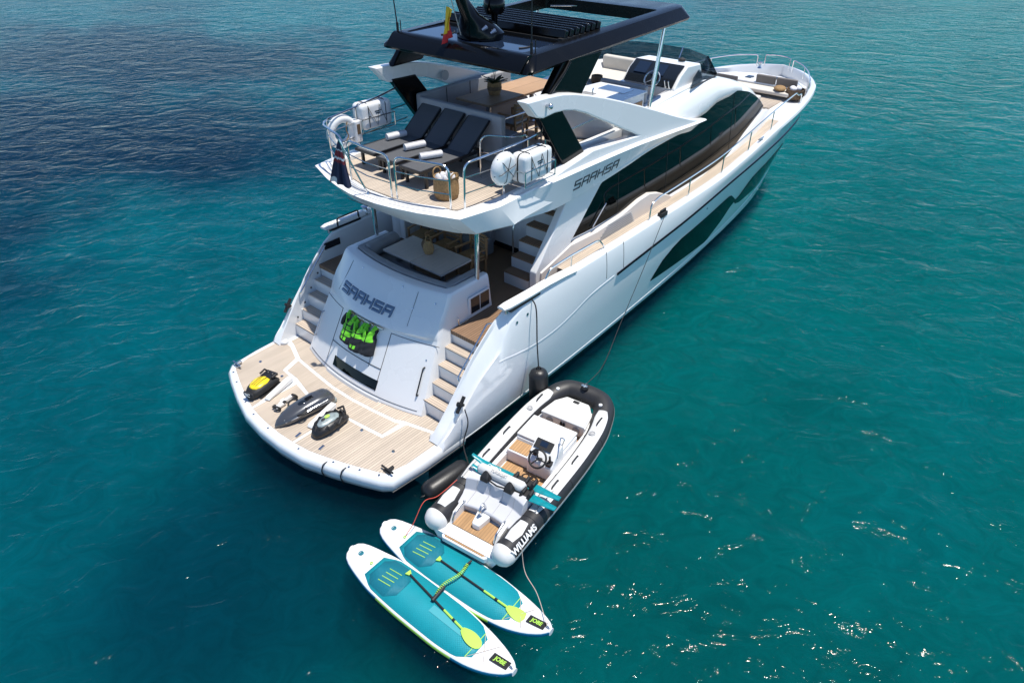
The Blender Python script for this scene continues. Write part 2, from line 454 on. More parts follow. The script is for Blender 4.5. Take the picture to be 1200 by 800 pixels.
def build_sea():
    def begin(name):
        m = bpy.data.materials.new(name); m.use_nodes = True
        n = m.node_tree; n.nodes.remove(n.nodes["Principled BSDF"])
        return m, n
    class K:
        def __init__(s, n):
            s.n = n; s.L = n.links
            s.pos = n.nodes.new("ShaderNodeNewGeometry").outputs["Position"]
        def node(s, t, **k):
            x = s.n.nodes.new(t)
            for a, v in k.items(): setattr(x, a, v)
            return x
        def m(s, op, a, b_=None):
            x = s.node("ShaderNodeMath", operation=op)
            for i, q in enumerate((a, b_)):
                if q is None: continue
                if isinstance(q, (int, float)): x.inputs[i].default_value = q
                else: s.L.new(q, x.inputs[i])
            return x.outputs[0]
        def noise(s, scale, detail=4, rough=0.5, stretch=None, rot=0.0, dist=0.0, off=(0, 0, 0)):
            mp = s.node("ShaderNodeMapping", vector_type='TEXTURE'); s.L.new(s.pos, mp.inputs[0])
            mp.inputs["Rotation"].default_value = (0, 0, rot)
            mp.inputs["Location"].default_value = off
            if stretch: mp.inputs["Scale"].default_value = (1/stretch[0], 1/stretch[1], 1)
            t = s.node("ShaderNodeTexNoise", noise_dimensions='2D'); t.inputs["Scale"].default_value = scale
            t.inputs["Detail"].default_value = detail; t.inputs["Roughness"].default_value = rough
            t.inputs["Distortion"].default_value = dist
            s.L.new(mp.outputs[0], t.inputs["Vector"])
            return t.outputs[0]
    xs = [-600, -300, -120, -70, -45]+[-30+0.6*i for i in range(135)]+[52+3*i for i in range(25)]+[135, 160, 200, 260, 400, 700, 1500]
    ys = [-600, -300, -120, -70, -45]+[-30+0.6*i for i in range(135)]+[52+3*i for i in range(25)]+[135, 160, 200, 260, 400, 700, 1500]
    nn = len(ys)
    faces = [(i*nn+j, (i+1)*nn+j, (i+1)*nn+j+1, i*nn+j+1) for i in range(len(xs)-1) for j in range(nn-1)]
    m, n = begin("sea_bed"); k = K(n); out = n.nodes["Material Output"]
    df = k.node("ShaderNodeBsdfDiffuse"); df.inputs[0].default_value = (0.02, 0.16, 0.17, 1)
    bp = k.node("ShaderNodeBump"); bp.inputs["Strength"].default_value = 1.0; bp.inputs["Distance"].default_value = 1.0
    k.L.new(k.m('MULTIPLY', k.noise(0.9, 4, 0.62, (0.8, 1, 1), R(WAVE_ROT), 1.5), 0.34), bp.inputs["Height"]); k.L.new(bp.outputs[0], df.inputs["Normal"])
    k.L.new(df.outputs[0], out.inputs[0])
    dz = DEPTH
    mb = MB()
    mb.add([(x, y, -dz+0.9*mn.noise(Vector((x*0.6, y*0.6, 9.0)))+0.5*mn.noise(Vector((x*1.3, y*1.3, 5.0)))) for x in xs for y in ys], faces)
    mb.build("seabed", m, kind="structure", label="pale sea floor under the teal water", ang=180, recalc=False)
    # the water itself scatters and absorbs the light that passes through it
    m, n = begin("sea_volume"); k = K(n); out = n.nodes["Material Output"]
    sc = k.node("ShaderNodeVolumeScatter"); sc.inputs["Color"].default_value = (*VSC, 1); sc.inputs["Density"].default_value = VSD; sc.inputs["Anisotropy"].default_value = 0.0
    ab = k.node("ShaderNodeVolumeAbsorption"); ab.inputs["Color"].default_value = (*VAC, 1); ab.inputs["Density"].default_value = VAD
    ad = k.node("ShaderNodeAddShader"); k.L.new(sc.outputs[0], ad.inputs[0]); k.L.new(ab.outputs[0], ad.inputs[1]); k.L.new(ad.outputs[0], out.inputs["Volume"])
    MB().box((450, 450, -0.25-(DEPTH+1.5)/2), (2080, 2080, DEPTH+1.5)).build("sea_depth", m, kind="structure", label="teal water below the surface")
    # --- surface
    m, n = begin("sea_surface"); k = K(n); out = n.nodes["Material Output"]
    r0 = R(WAVE_ROT)
    h1 = k.m('MULTIPLY', k.noise(0.75, 2, 0.5, (0.65, 1.0, 1), r0, 0.7), 0.155)
    h2 = k.m('MULTIPLY', k.noise(1.9, 3, 0.55, (0.7, 1.0, 1), r0+0.45, 1.0, (3, 1, 0)), 0.082)
    h3 = k.m('MULTIPLY', k.noise(5.5, 4, 0.6, (0.75, 1.0, 1), r0-0.4, 1.0, (1, 8, 0)), 0.016)
    h = k.m('ADD', k.m('ADD', h1, h2), h3)
    bp = k.node("ShaderNodeBump"); bp.inputs["Strength"].default_value = 1.0; bp.inputs["Distance"].default_value = WAVE_AMP
    k.L.new(h, bp.inputs["Height"])
    fr = k.node("ShaderNodeFresnel"); fr.inputs[0].default_value = 1.333; k.L.new(bp.outputs[0], fr.inputs["Normal"])
    gl = k.node("ShaderNodeBsdfGlossy"); gl.inputs["Roughness"].default_value = 0.07; k.L.new(bp.outputs[0], gl.inputs["Normal"])
    tr = k.node("ShaderNodeBsdfTransparent")
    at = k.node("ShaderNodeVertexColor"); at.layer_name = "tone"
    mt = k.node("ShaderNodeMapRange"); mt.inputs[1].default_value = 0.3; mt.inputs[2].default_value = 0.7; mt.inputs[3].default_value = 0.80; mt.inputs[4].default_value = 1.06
    k.L.new(k.noise(1.9, 5, 0.68, (0.75, 1, 1), R(WAVE_ROT+10), 1.3, (4, 4, 0)), mt.inputs[0])  # light and dark of ripple-focused sunlight, mottled into the water tint
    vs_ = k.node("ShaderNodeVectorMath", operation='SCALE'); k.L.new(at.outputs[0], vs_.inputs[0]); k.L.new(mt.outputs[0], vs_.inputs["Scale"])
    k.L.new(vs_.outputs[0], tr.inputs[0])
    df = k.node("ShaderNodeBsdfDiffuse"); df.inputs[0].default_value = (*SKIN, 1); k.L.new(bp.outputs[0], df.inputs["Normal"])
    m1 = k.node("ShaderNodeMixShader"); m1.inputs[0].default_value = 0.14
    k.L.new(tr.outputs[0], m1.inputs[1]); k.L.new(df.outputs[0], m1.inputs[2])
    m2 = k.node("ShaderNodeMixShader")
    k.L.new(k.m('MULTIPLY', fr.outputs[0], 0.42), m2.inputs[0]); k.L.new(m1.outputs[0], m2.inputs[1]); k.L.new(gl.outputs[0], m2.inputs[2])
    k.L.new(m2.outputs[0], out.inputs[0])
    # real wavelets near the boats so that they lap at the hulls, flat farther out
    X = [-600, -200, -60, -30, -20, -14]+[-10+0.16*i for i in range(250)]+[31+1.5*i for i in range(40)]+[95, 105, 120, 140, 170, 200, 300, 500, 1500]
    Y = [-600, -200, -60, -30, -20, -15]+[-12+0.16*i for i in range(188)]+[19+1.2*i for i in range(50)]+[82, 90, 105, 120, 150, 200, 300, 1500]
    c0, s0 = math.cos(R(WAVE_ROT)), math.sin(R(WAVE_ROT))
    def hgt(x, y):
        e = min(1.0, max(0.0, min((x+10)/3, (29.5-x)/3, (y+12)/3, (17.8-y)/3)))
        if e <= 0: return 0.0
        u, v = c0*x+s0*y, -s0*x+c0*y
        return e*(0.040*mn.noise(Vector((u*0.5, v*0.85, 1.0)))+0.022*mn.noise(Vector((u*1.2, v*1.9, 3.0)))+0.010*mn.noise(Vector((u*2.6, v*3.3, 6.0))))
    nn = len(Y)
    o = MB().add([(x, y, hgt(x, y)) for x in X for y in Y], [(i*nn+j, (i+1)*nn+j, (i+1)*nn+j+1, i*nn+j+1) for i in range(len(X)-1) for j in range(nn-1)]).build("sea_water", m, kind="structure", label="teal sea surface with wind ripples, darker weed beds and painted shade astern", ang=180, recalc=False)
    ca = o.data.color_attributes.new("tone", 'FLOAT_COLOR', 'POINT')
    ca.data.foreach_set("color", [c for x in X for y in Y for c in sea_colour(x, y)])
build_sea()
# ------------------------------------------------------------------ the yacht: x towards the bow, y to port, z up, water at z = 0
YACHT = thing("motor_yacht", "large white motor yacht with black hardtop and a teak stern platform", "yacht")

Bs = pchip([1.42, 1.6, 2.4, 3.2, 5, 7.5, 11, 13.2, 15.5, 17.3, 18.5, 20, 20.7, 21.3, 21.75, 22.02],
           [2.56, 2.60, 2.66, 2.70, 2.72, 2.73, 2.73, 2.67, 2.53, 2.42, 2.28, 1.95, 1.63, 1.19, 0.66, 0.03])
Zs = pchip([1.42, 1.5, 1.65, 2.08, 2.44, 2.85, 3.13, 3.35, 5, 9, 11.4, 13.2, 15.5, 17.3, 18.5, 20, 22.02],
           [0.47, 0.58, 0.76, 1.27, 1.72, 2.10, 2.32, 2.43, 2.48, 2.48, 2.52, 2.64, 2.82, 2.94, 3.02, 3.10, 3.14])
Bp = pchip([1.42, 2.4, 4, 6.8, 9.3, 12.7, 15.3, 18.3, 20, 21.1, 21.75],
           [2.66, 2.74, 2.78, 2.78, 2.77, 2.65, 2.48, 2.10, 1.58, 0.90, 0.04])
Zp = pchip([1.42, 1.9, 2.4, 4, 6.8, 9.3, 12.7, 15.3, 18.3, 22],
           [0.46, 0.75, 1.05, 1.55, 1.80, 1.96, 2.17, 2.27, 2.34, 2.42])
Bc = pchip([1.42, 2.5, 5, 9, 13, 16, 18.5, 20, 21.0, 21.5],
           [2.66, 2.70, 2.68, 2.55, 2.30, 2.0, 1.55, 1.05, 0.50, 0.03])
Zc = pchip([1.42, 5, 9, 13, 16, 19, 21.5], [0.30, 0.34, 0.36, 0.42, 0.55, 0.80, 1.0])
Bw = pchip([1.42, 5, 8.4, 10.6, 13, 16, 18.9, 20.3, 21.0], [2.42, 2.46, 2.37, 2.28, 2.10, 1.78, 1.15, 0.55, 0.02])
Zd = pchip([1.0, 2.80, 2.84, 5.0, 5.6, 11, 13.2, 15.5, 17.5, 20, 22], [0.42, 0.42, 1.80, 1.80, 2.20, 2.22, 2.35, 2.52, 2.62, 2.70, 2.74])

def hull_profile(x):
    zs = Zs(x); zp = min(Zp(x), zs-0.12); zc = min(Zc(x), zp-0.05)
    b = Bs(x); bp = Bp(x); bc = Bc(x); bw = Bw(x)
    zt = 0.11
    q = min(1.0, max(0.0, (x-3.0)/0.5)); ch = 1-q; q = 0.25+0.75*q; ch = ch*min(1.0, max(0.0, (x-1.42)/0.25)); ch = ch*min(0.42, 0.32*(zs-0.3))/0.42; zp = min(zp, zs-0.12-0.46*ch); zc = min(zc, zp-0.05)
    return [(max(bw*0.55, 0.005), -0.9), (max(bw-0.12, 0.01), -0.25), (max(bw, 0.012), 0.0), (lerp(bw, bc, 0.45), zt), (max(bc-0.09, 0.014), zc-0.05), (bc, zc),
            (lerp(bc, bp, 0.5)+0.01, lerp(zc, zp, 0.5)), (bp, zp), (max(lerp(bp, b, 0.55), 0.02)+0.005, lerp(zp, zs, 0.5)),
            (b, zs-0.11*q-0.40*ch), (max(b-0.02*q-0.02*ch, 0.01), zs-0.045*q-0.37*ch), (max(b-0.065*q-0.07*ch, 0.008), zs-0.008*q-0.23*ch), (max(b-0.12-0.06*ch, 0.006), zs-0.10*ch), (max(b-0.19, 0.004), zs-0.005), (max(b-0.22, 0.003), zs-0.05*q),
            (max(b-0.235, 0.002), max(min(Zd(x), zs-0.06), 0.3))]

def hull_y(x, z):
    p = hull_profile(x)[2:11]
    for a, c in zip(p, p[1:]):
        if a[1] <= z <= c[1]: return lerp(a[0], c[0], (z-a[1])/max(c[1]-a[1], 1e-6))
    return p[-1][0] if z > p[-1][1] else p[0][0]

def build_hull():
    xs = [1.42, 1.48, 1.54, 1.6, 1.68, 1.76, 1.9, 2.05, 2.2, 2.4, 2.55, 2.7, 2.8, 2.84, 2.9, 3.0, 3.1, 3.3, 3.6, 4, 4.5, 5, 5.6]
    x = 6.0
    while x < 18: xs.append(x); x += 0.4
    x = 18.0
    while x < 21.4: xs.append(x); x += 0.2
    xs += [21.4, 21.5, 21.6, 21.7, 21.8, 21.88, 21.95, 22.02]
    mb = MB()
    rings = [[(x, -y, z) for y, z in hull_profile(x)] for x in xs]
    # stem rake: bow lower points swept back
    n = len(rings[0])
    mb.loft(rings, closed=False)
    for f_i, f in enumerate(mb.f):
        i = f[0] % n
        mb.m[f_i] = 1 if i < 3 else 0
    mb.mirror_y()
    # stern closing faces of each wing
    a = [(1.42, -y, z) for y, z in hull_profile(1.42)]
    mb.add(a+[(1.42, -2.2, -0.9)], [tuple(range(n+1))])
    mb.add([(p[0], -p[1], p[2]) for p in a]+[(1.42, 2.2, -0.9)], [tuple(range(n+1))])
    return mb.build("hull", [M['hull'], M['anti']], YACHT, ang=27)
HULL = build_hull()

def patch_strip(up, lo, side, off=0.012, nx=72, nz=6):
    """a window laid on the hull skin between two (x, z) curves"""
    def lin(P):
        def f(x):
            for a, b in zip(P, P[1:]):
                if x <= b[0]: return lerp(a[1], b[1], (x-a[0])/(b[0]-a[0]))
            return P[-1][1]
        return f
    fu, fl = lin(up), lin(lo)
    x0, x1 = up[0][0], up[-1][0]
    mb = MB(); g = []
    for i in range(nx+1):
        x = lerp(x0, x1, i/nx)
        a, b = fl(x), fu(x)
        g.append([(x, side*(hull_y(x, lerp(a, b, j/nz))+off), lerp(a, b, j/nz)) for j in range(nz+1)])
    mb.loft(g, closed=False)
    # rim back to the hull
    edge = [r[0] for r in g]+[r[-1] for r in reversed(g)]
    inner = [(p[0], p[1]-side*(off+0.03), p[2]) for p in edge]
    N = len(edge)
    mb.add(edge+inner, [(i, (i+1) % N, (i+1) % N+N, i+N) for i in range(N)])
    return mb
for sd in (-1, 1):
    patch_strip([(8.62, 0.80), (9.02, 1.18), (9.45, 1.36), (9.85, 1.46), (11.0, 1.51), (12.75, 1.62), (12.95, 1.58), (13.52, 1.26)],
                [(8.62, 0.77), (11.95, 0.47), (12.15, 0.50), (12.89, 0.80), (13.30, 1.10), (13.52, 1.18)], sd).build("hull_window", M['hull_glass'], HULL)
    patch_strip([(13.58, 1.22), (13.85, 1.26), (14.3, 1.48), (14.6, 1.58), (15.05, 1.64), (16.1, 1.69), (17.6, 1.78)],
                [(13.58, 1.14), (13.72, 1.04), (14.2, 0.92), (15.9, 0.80), (16.2, 0.84), (17.6, 1.74)], sd).build("hull_window", M['hull_glass'], HULL)
    # dark pin stripe along the knuckle, from amidships to the stem
    xs = [6.75+i*(21.6-6.75)/70 for i in range(71)]
    MB().tube([(x, sd*(hull_y(x, Zp(x))+0.004), Zp(x)) for x in xs], 0.030, 6).build("rub_rail", M['carbon'], HULL)
    # raised moulding sweeping aft from the knuckle
    pth = smooth_path([(2.92, 1.56), (3.1, 1.545), (3.4, 1.50), (4.0, 1.44), (4.63, 1.45), (5.2, 1.56), (5.8, 1.72), (6.65, 1.80)], 6)
    pth = [(p[0], p[1]) for p in [Vector((q[0], q[1], 0)) for q in pth]]
    MB().tube([(x, sd*(hull_y(x, z)-0.040), z) for x, z in pth], 0.047, 10).build("hull_moulding", M['hull'], HULL)
    # thin spray moulding just above the waterline
    xs = [1.6+i*(20.4-1.6)/70 for i in range(71)]
    MB().tube([(x, sd*(hull_y(x, Zc(x))-0.012), Zc(x)) for x in xs], 0.022, 6).build("spray_rail", M['hull'], HULL)
    # side gate seams and small fittings
    for x in (6.35, 7.0):
        MB().tube([(x, sd*(hull_y(x, z)+0.001), z) for z in [1.86+0.6*k/6 for k in range(7)]], 0.006, 5).build("gate_seam", M['seam'], HULL)
    for (x, z) in ((3.45, 2.16), (3.75, 2.2), (11.1, 1.85), (14.9, 2.2)):
        MB().lathe([(0.03, -0.01), (0.03, 0.008), (0.0, 0.012)], (x, sd*hull_y(x, z), z), (0, sd, 0.1), 12).build("vent_cap", M['chrome'], HULL)
    # curved white horn over the fairlead at the aft end of the bulwark
    zh = 2.47
    P = [(3.16, 2.55), (3.28, 2.555), (3.5, 2.55), (3.9, 2.54), (4.4, 2.54), (4.9, 2.51), (5.3, 2.47)]
    rings = []
    for i, (x, z) in enumerate(P):
        yo = Bs(x)+0.015 if i > 0 else Bs(x)-0.02
        yi = Bs(x)-0.20
        t = 0.06 if i else 0.035
        rings.append([(x, sd*yi, z), (x, sd*(yi+0.04), z+t*0.7), (x, sd*(yo-0.05), z+t*0.6), (x, sd*yo, z), (x, sd*(yo-0.02), z-t), (x, sd*yi, z-t)])
    MB().loft(rings).build("bulwark_horn", M['gel'], HULL, bevel=0.012)
    mb = MB()
    mb.box((3.72, sd*(Bs(3.6)-0.10), 2.468), (0.85, 0.21, 0.05))  # black slab standing in for the shaded gap under the horn
    mb.build("fairlead_gap_shade", M['black'], HULL)
    MB().tube([(3.30, sd*(Bs(3.3)-0.11), 2.38), (3.30, sd*(Bs(3.3)-0.11), 2.54)], 0.03, 10).build("fairlead_post", M['chrome'], HULL)
    MB().tube([(3.98, sd*(Bs(4)-0.05), 2.40), (3.98, sd*(Bs(4)-0.05), 2.52)], 0.025, 10).build("fairlead_post", M['chrome'], HULL)
    # mooring cleat near the wing tip
    mb = MB()
    c = Vector((1.98, sd*(hull_y(1.98, 1.10)+0.02), 1.10))
    mb.tube([c+V(-0.10, 0, -0.13), c+V(0.10, 0, 0.13)], 0.035, 8)
    mb.tube([c+V(-0.02, -sd*0.06, 0), c+V(0.0, sd*0.03, 0)], 0.045, 8)
    mb.tube([c+V(0.07, 0, -0.05), c+V(-0.05, 0, 0.06)], 0.03, 8)
    mb.build("cleat", M['black'], HULL)

# ---- swim platform
PLAT = pchip([0, 0.7, 1.5, 2.1, 2.42, 2.58], [-0.42, -0.37, -0.16, 0.06, 0.20, 0.34])
def plat_outline(inset=0.0, z=0.45):
    ys = [-2.58, -2.42, -2.1, -1.5, -0.9, -0.3, 0.3, 0.9, 1.5, 2.1, 2.42, 2.58]
    aft = [(PLAT(abs(y))+inset, y*(1-inset/2.6), z) for y in ys]
    return [(2.0, -2.70+inset, z), (1.0, -2.66+inset, z)]+aft+[(1.0, 2.66-inset, z), (2.0, 2.70-inset, z)]
def build_platform():
    mb = MB()
    mb.loft([plat_outline(0.14, 0.06), plat_outline(0.03, 0.14), plat_outline(0.0, 0.27), plat_outline(0.01, 0.36), plat_outline(0.05, 0.425), plat_outline(0.10, 0.445), plat_outline(0.12, 0.446)])
    p = mb.build("swim_platform", M['hull'], YACHT, ang=50)
    # teak panels, 4 mm proud, with white joints between them
    z0, z1 = 0.440, 0.451
    def panel(pts):
        q = MB().prism(pts, 'z', z0, z1).build("teak_panel", M['teak'], p)
    def aftx(y): return PLAT(min(abs(y), 2.58))+0.20
    panel([(aftx(y), y) for y in (0.97, 1.3, 1.6, 1.85, 2.1, 2.25, 2.36)]+[(0.75, 2.47), (1.58, 2.50), (1.56, 2.13), (1.375, 1.68), (0.955, 1.53), (0.915, 1.13)])
    panel([(1.36, 1.56), (1.30, 1.0), (1.235, 0.3), (1.24, -0.3), (1.29, -0.9), (1.36, -1.48), (1.40, -1.58), (0.985, -1.56), (0.90, -0.8), (0.845, 0.0), (0.83, 0.43), (0.985, 1.08), (1.0, 1.44)])
    panel([(aftx(y), y) for y in (-0.46, -0.1, 0.25, 0.6, 0.91)]+[(0.855, 0.91), (0.765, 0.42), (0.78, 0.0), (0.815, -0.46)])
    panel([(aftx(-y), -y) for y in (0.52, 0.9, 1.3, 1.6, 1.85, 2.1, 2.25, 2.36)]+[(0.75, -2.47), (1.58, -2.50), (1.60, -2.27), (1.455, -1.70), (0.925, -1.63), (0.865, -1.1), (0.825, -0.52)])
    panel([(1.655, 2.14), (1.70, 2.30), (1.92, 2.30), (1.92, 1.62), (1.70, 1.30), (1.55, 0.8), (1.50, 0.3), (1.50, -0.3), (1.55, -0.8), (1.70, -1.3), (1.92, -1.62), (1.92, -2.30), (1.70, -2.30), (1.665, -2.24), (1.50, -1.58), (1.43, -1.45), (1.355, -0.9), (1.305, -0.3), (1.30, 0.3), (1.365, 1.0), (1.425, 1.58)])
    # tender chocks and small fittings
    for (c, r) in (((0.50, 0.98, 0.47), 0.25), ((0.55, -0.34, 0.47), 0.2)):
        mb = MB()
        rot = Matrix.Rotation(r, 3, 'Z')
        mb.prism([(-0.34, 0.0), (-0.30, 0.05), (0.25, 0.10), (0.36, 0.10), (0.36, 0.0)], 'y', -0.06, 0.06)
        mb.v = [tuple(rot @ Vector(v)+Vector(c)) for v in mb.v]
        mb.build("tender_chock", M['gel'], p, bevel=0.012)
    for (x, y) in ((0.22, 0.95), (-0.02, -0.4), (0.05, -1.0)):
        MB().box((x, y, 0.462), (0.13, 0.05, 0.02), Matrix.Rotation(0.2, 3, 'Z')).build("latch", M['chrome'], p, bevel=0.005)
    for y in (2.25, 1.9, -1.95, -2.3, 1.2, -1.45, -1.75, 0.2, -0.7, 0.75):
        MB().lathe([(0.022, 0), (0.022, 0.008), (0, 0.01)], (PLAT(abs(y))+0.14, y, 0.446), (0, 0, 1), 10).build("stud", M['chrome'], p)
    for y in (1.36, -1.18, -2.05, 2.14):
        MB().lathe([(0.035, 0), (0.03, 0.01), (0, 0.012)], (0.82, y, 0.45), (0, 0, 1), 10).build("stud", M['chrome'], p)
    for y in (-1.35, -1.72):
        x = PLAT(abs(y))
        MB().tube(fillet([(x+0.12, y, 0.44), (x+0.02, y, 0.44), (x-0.03, y+0.01, 0.30), (x+0.02, y+0.01, 0.12)], 0.06), 0.012, 6).build("boarding_strap", M['black'], p)
    for sd in (1, -1):
        c = V(0.42, sd*2.36, 0.46)
        mb = MB(); mb.box(c+V(0, 0, 0.01), (0.08, 0.16, 0.03)); mb.box(c+V(0, 0, 0.055), (0.035, 0.30, 0.03)); mb.box(c+V(0.06, 0.02*sd, 0.04), (0.12, 0.05, 0.05))
        mb.build("cleat", M['chrome'] if sd > 0 else M['black'], p, bevel=0.01)
        MB().lathe([(0.10, 0), (0.10, 0.05), (0.07, 0.075), (0.0, 0.08)], (1.56, sd*2.36, 0.44), (0, 0, 1), 16).build("warping_drum", M['grey_gel'], p)
    # black rub strip along the side
    for sd in (1, -1):
        MB().tube([(0.30, sd*2.585, 0.20), (1.0, sd*2.655, 0.20), (1.95, sd*2.70, 0.22)], 0.014, 6).build("rub_strip", M['seam'], p)
    return p
PLATFORM = build_platform()

# ---- transom block (tender garage), tapering up and forward with a brow
def tr_pt(z):
    """centre x, corner x, half width for height z on the aft face"""
    t = (z-0.47)/(2.52-0.47)
    yh = lerp(1.78, 1.52, t)
    if z <= 1.72: xc = lerp(1.52, 2.20, (z-0.47)/1.25)
    elif z <= 1.79: xc = lerp(2.20, 2.10, (z-1.72)/0.07)
    elif z <= 1.90: xc = lerp(2.10, 2.16, (z-1.79)/0.11)
    else: xc = lerp(2.16, 2.68, (z-1.90)/0.62)
    xk = lerp(1.80, 2.93, t)
    if 1.74 < z < 2.3: xk -= 0.05*math.sin((z-1.74)/0.56*math.pi)
    return xc, xk, yh
def tr_x(y, z):
    xc, xk, yh = tr_pt(z)
    return xc+(xk-xc)*min(1.0, (abs(y)/(yh))**2.2)
def build_transom():
    zs = [0.40, 0.47, 0.8, 1.2, 1.6, 1.72, 1.755, 1.79, 1.90, 2.1, 2.3, 2.44, 2.49, 2.52, 2.525]
    rings = []
    for z in zs:
        zz = max(min(z, 2.52), 0.47)
        xc, xk, yh = tr_pt(zz)
        ins = {2.49: 0.006, 2.52: 0.02, 2.525: 0.04}.get(z, 0.0)
        r = []
        N = 26
        r.append((4.0, -(yh-ins), z))
        for i in range(5):   # rounded corner
            a = i/5
            r.append((xk+0.30*(1-a), -(yh-ins)-0.0*a, z))
        for i in range(N+1):
            y = -(yh-0.03-ins)+2*(yh-0.03-ins)*i/N
            r.append((tr_x(y, zz)+ins, y, z))
        for i in range(5):
            a = (i+1)/5
            r.append((xk+0.30*a, (yh-ins), z))
        r.append((4.0, (yh-ins), z))
        # inner wall back
        r.append((4.0, 1.36+ins, z))
        r.append((3.25, 1.34+ins, z))
        for i in range(9):
            y = 1.3-2.6*i/8
            r.append((2.92+0.22*(abs(y)/1.5)**2-ins, y, z))
        r.append((3.25, -1.34-ins, z))
        r.append((4.0, -1.36-ins, z))
        rings.append(r)
    mb = MB(); mb.loft(rings)
    t = mb.build("transom", M['gel'], YACHT, ang=28)
    # forward base box that closes the garage
    def on(y, z, off): return (tr_x(y, z)-off, y, z)
    # garage door: thin raised panel edged by a dark seam
    def face_patch(name, ys, zlo, zhi, off, m, par, n=10, k=4):
        g = [[on(lerp(ys[0], ys[1], i/n), lerp(zlo, zhi, j/k), off) for j in range(k+1)] for i in range(n+1)]
        q = MB(); q.loft(g, closed=False)
        edge = [g[0][j] for j in range(k+1)]+[g[i][k] for i in range(1, n+1)]+[g[n][j] for j in range(k-1, -1, -1)]+[g[i][0] for i in range(n-1, 0, -1)]
        e2 = [(p[0]+off+0.02, p[1], p[2]) for p in edge]; NN = len(edge)
        q.add(edge+e2, [(i, (i+1) % NN, (i+1) % NN+NN, i+NN) for i in range(NN)])
        return q.build(name, m, par, ang=40)
    def seam(pts, r=0.007):
        MB().tube([on(y, z, 0.002) for y, z in pts], r, 5).build("panel_seam", M['seam'], t)
    seam([(0.95, 0.62), (0.92, 1.1), (0.88, 1.62)]); seam([(-0.62, 0.60), (-0.62, 1.1), (-0.62, 1.66)]); seam([(-0.30, 0.95), (-0.28, 1.3), (-0.28, 1.66)], 0.005)
    seam([(0.93-1.55*i/12, 1.00) for i in range(13)], 0.009)
    seam([(0.62-0.9*i/8, 1.655) for i in range(9)], 0.005)
    seam([(1.62-0.75*i/8, 1.62) for i in range(9)], 0.006); seam([(-0.62-1.05*i/8, 1.66) for i in range(9)], 0.006)
    seam([(1.64-3.28*i/30, 0.53) for i in range(31)], 0.006)
    face_patch("garage_window", (0.70, -0.64), 0.62, 0.79, 0.012, M['glass'], t)
    face_patch("door_step", (0.84, -0.78), 0.44, 0.50, 0.03, M['grey_gel'], t)
    # grab bar above the vests
    MB().tube([on(0.55-1.0*i/8, 1.70, 0.06) for i in range(9)], 0.02, 8).build("grab_bar", M['chrome'], t)
    # handle near the starboard edge
    MB().tube(fillet([on(-1.52, 1.28, 0.0), on(-1.52, 1.28, 0.05), on(-1.56, 0.80, 0.05), on(-1.56, 0.80, 0.0)], 0.04), 0.014, 8).build("door_handle", M['black'], t)
    MB().tube(fillet([on(1.58, 1.28, 0.0), on(1.58, 1.28, 0.05), on(1.62, 0.80, 0.05), on(1.62, 0.80, 0.0)], 0.04), 0.014, 8).build("door_handle", M['chrome'], t)
    for (y, z) in ((-1.33, 2.34), (-0.95, 2.2), (-1.5, 1.4), (0.62, 2.46), (-0.55, 2.46)):
        MB().lathe([(0.018, -0.004), (0.018, 0.006), (0, 0.008)], on(y, z, 0), (-1, 0, 0.6), 10).build("stud", M['chrome'], t)
    # edge creases of the name panel
    seam([(1.12, 1.92), (1.05, 2.2), (1.02, 2.46)], 0.004); seam([(-0.98, 1.92), (-0.95, 2.2), (-0.92, 2.46)], 0.004)
    # side locker doors facing the starboard stair
    f = MB().box((3.66, -1.585, 2.08), (0.60, 0.04, 0.40)).build("locker_frame", M['gel'], t, bevel=0.02)
    for x in (3.53, 3.80): MB().box((x, -1.603, 2.08), (0.245, 0.02, 0.33)).build("locker_door", M['screen'], f, bevel=0.006)
    MB().tube(fillet([(3.02, -1.60, 2.02), (3.02, -1.64, 2.02), (3.02, -1.64, 1.86), (3.3, -1.64, 1.86), (3.3, -1.60, 1.86)], 0.04), 0.012, 8).build("grab_rail", M['steel'], t)
    MB().lathe([(0.035, 0), (0.035, 0.01), (0, 0.012)], (2.62, -1.585, 1.66), (0, -1, 0.1), 12).build("stair_light", M['seam'], t)
    return t
TRANSOM = build_transom()

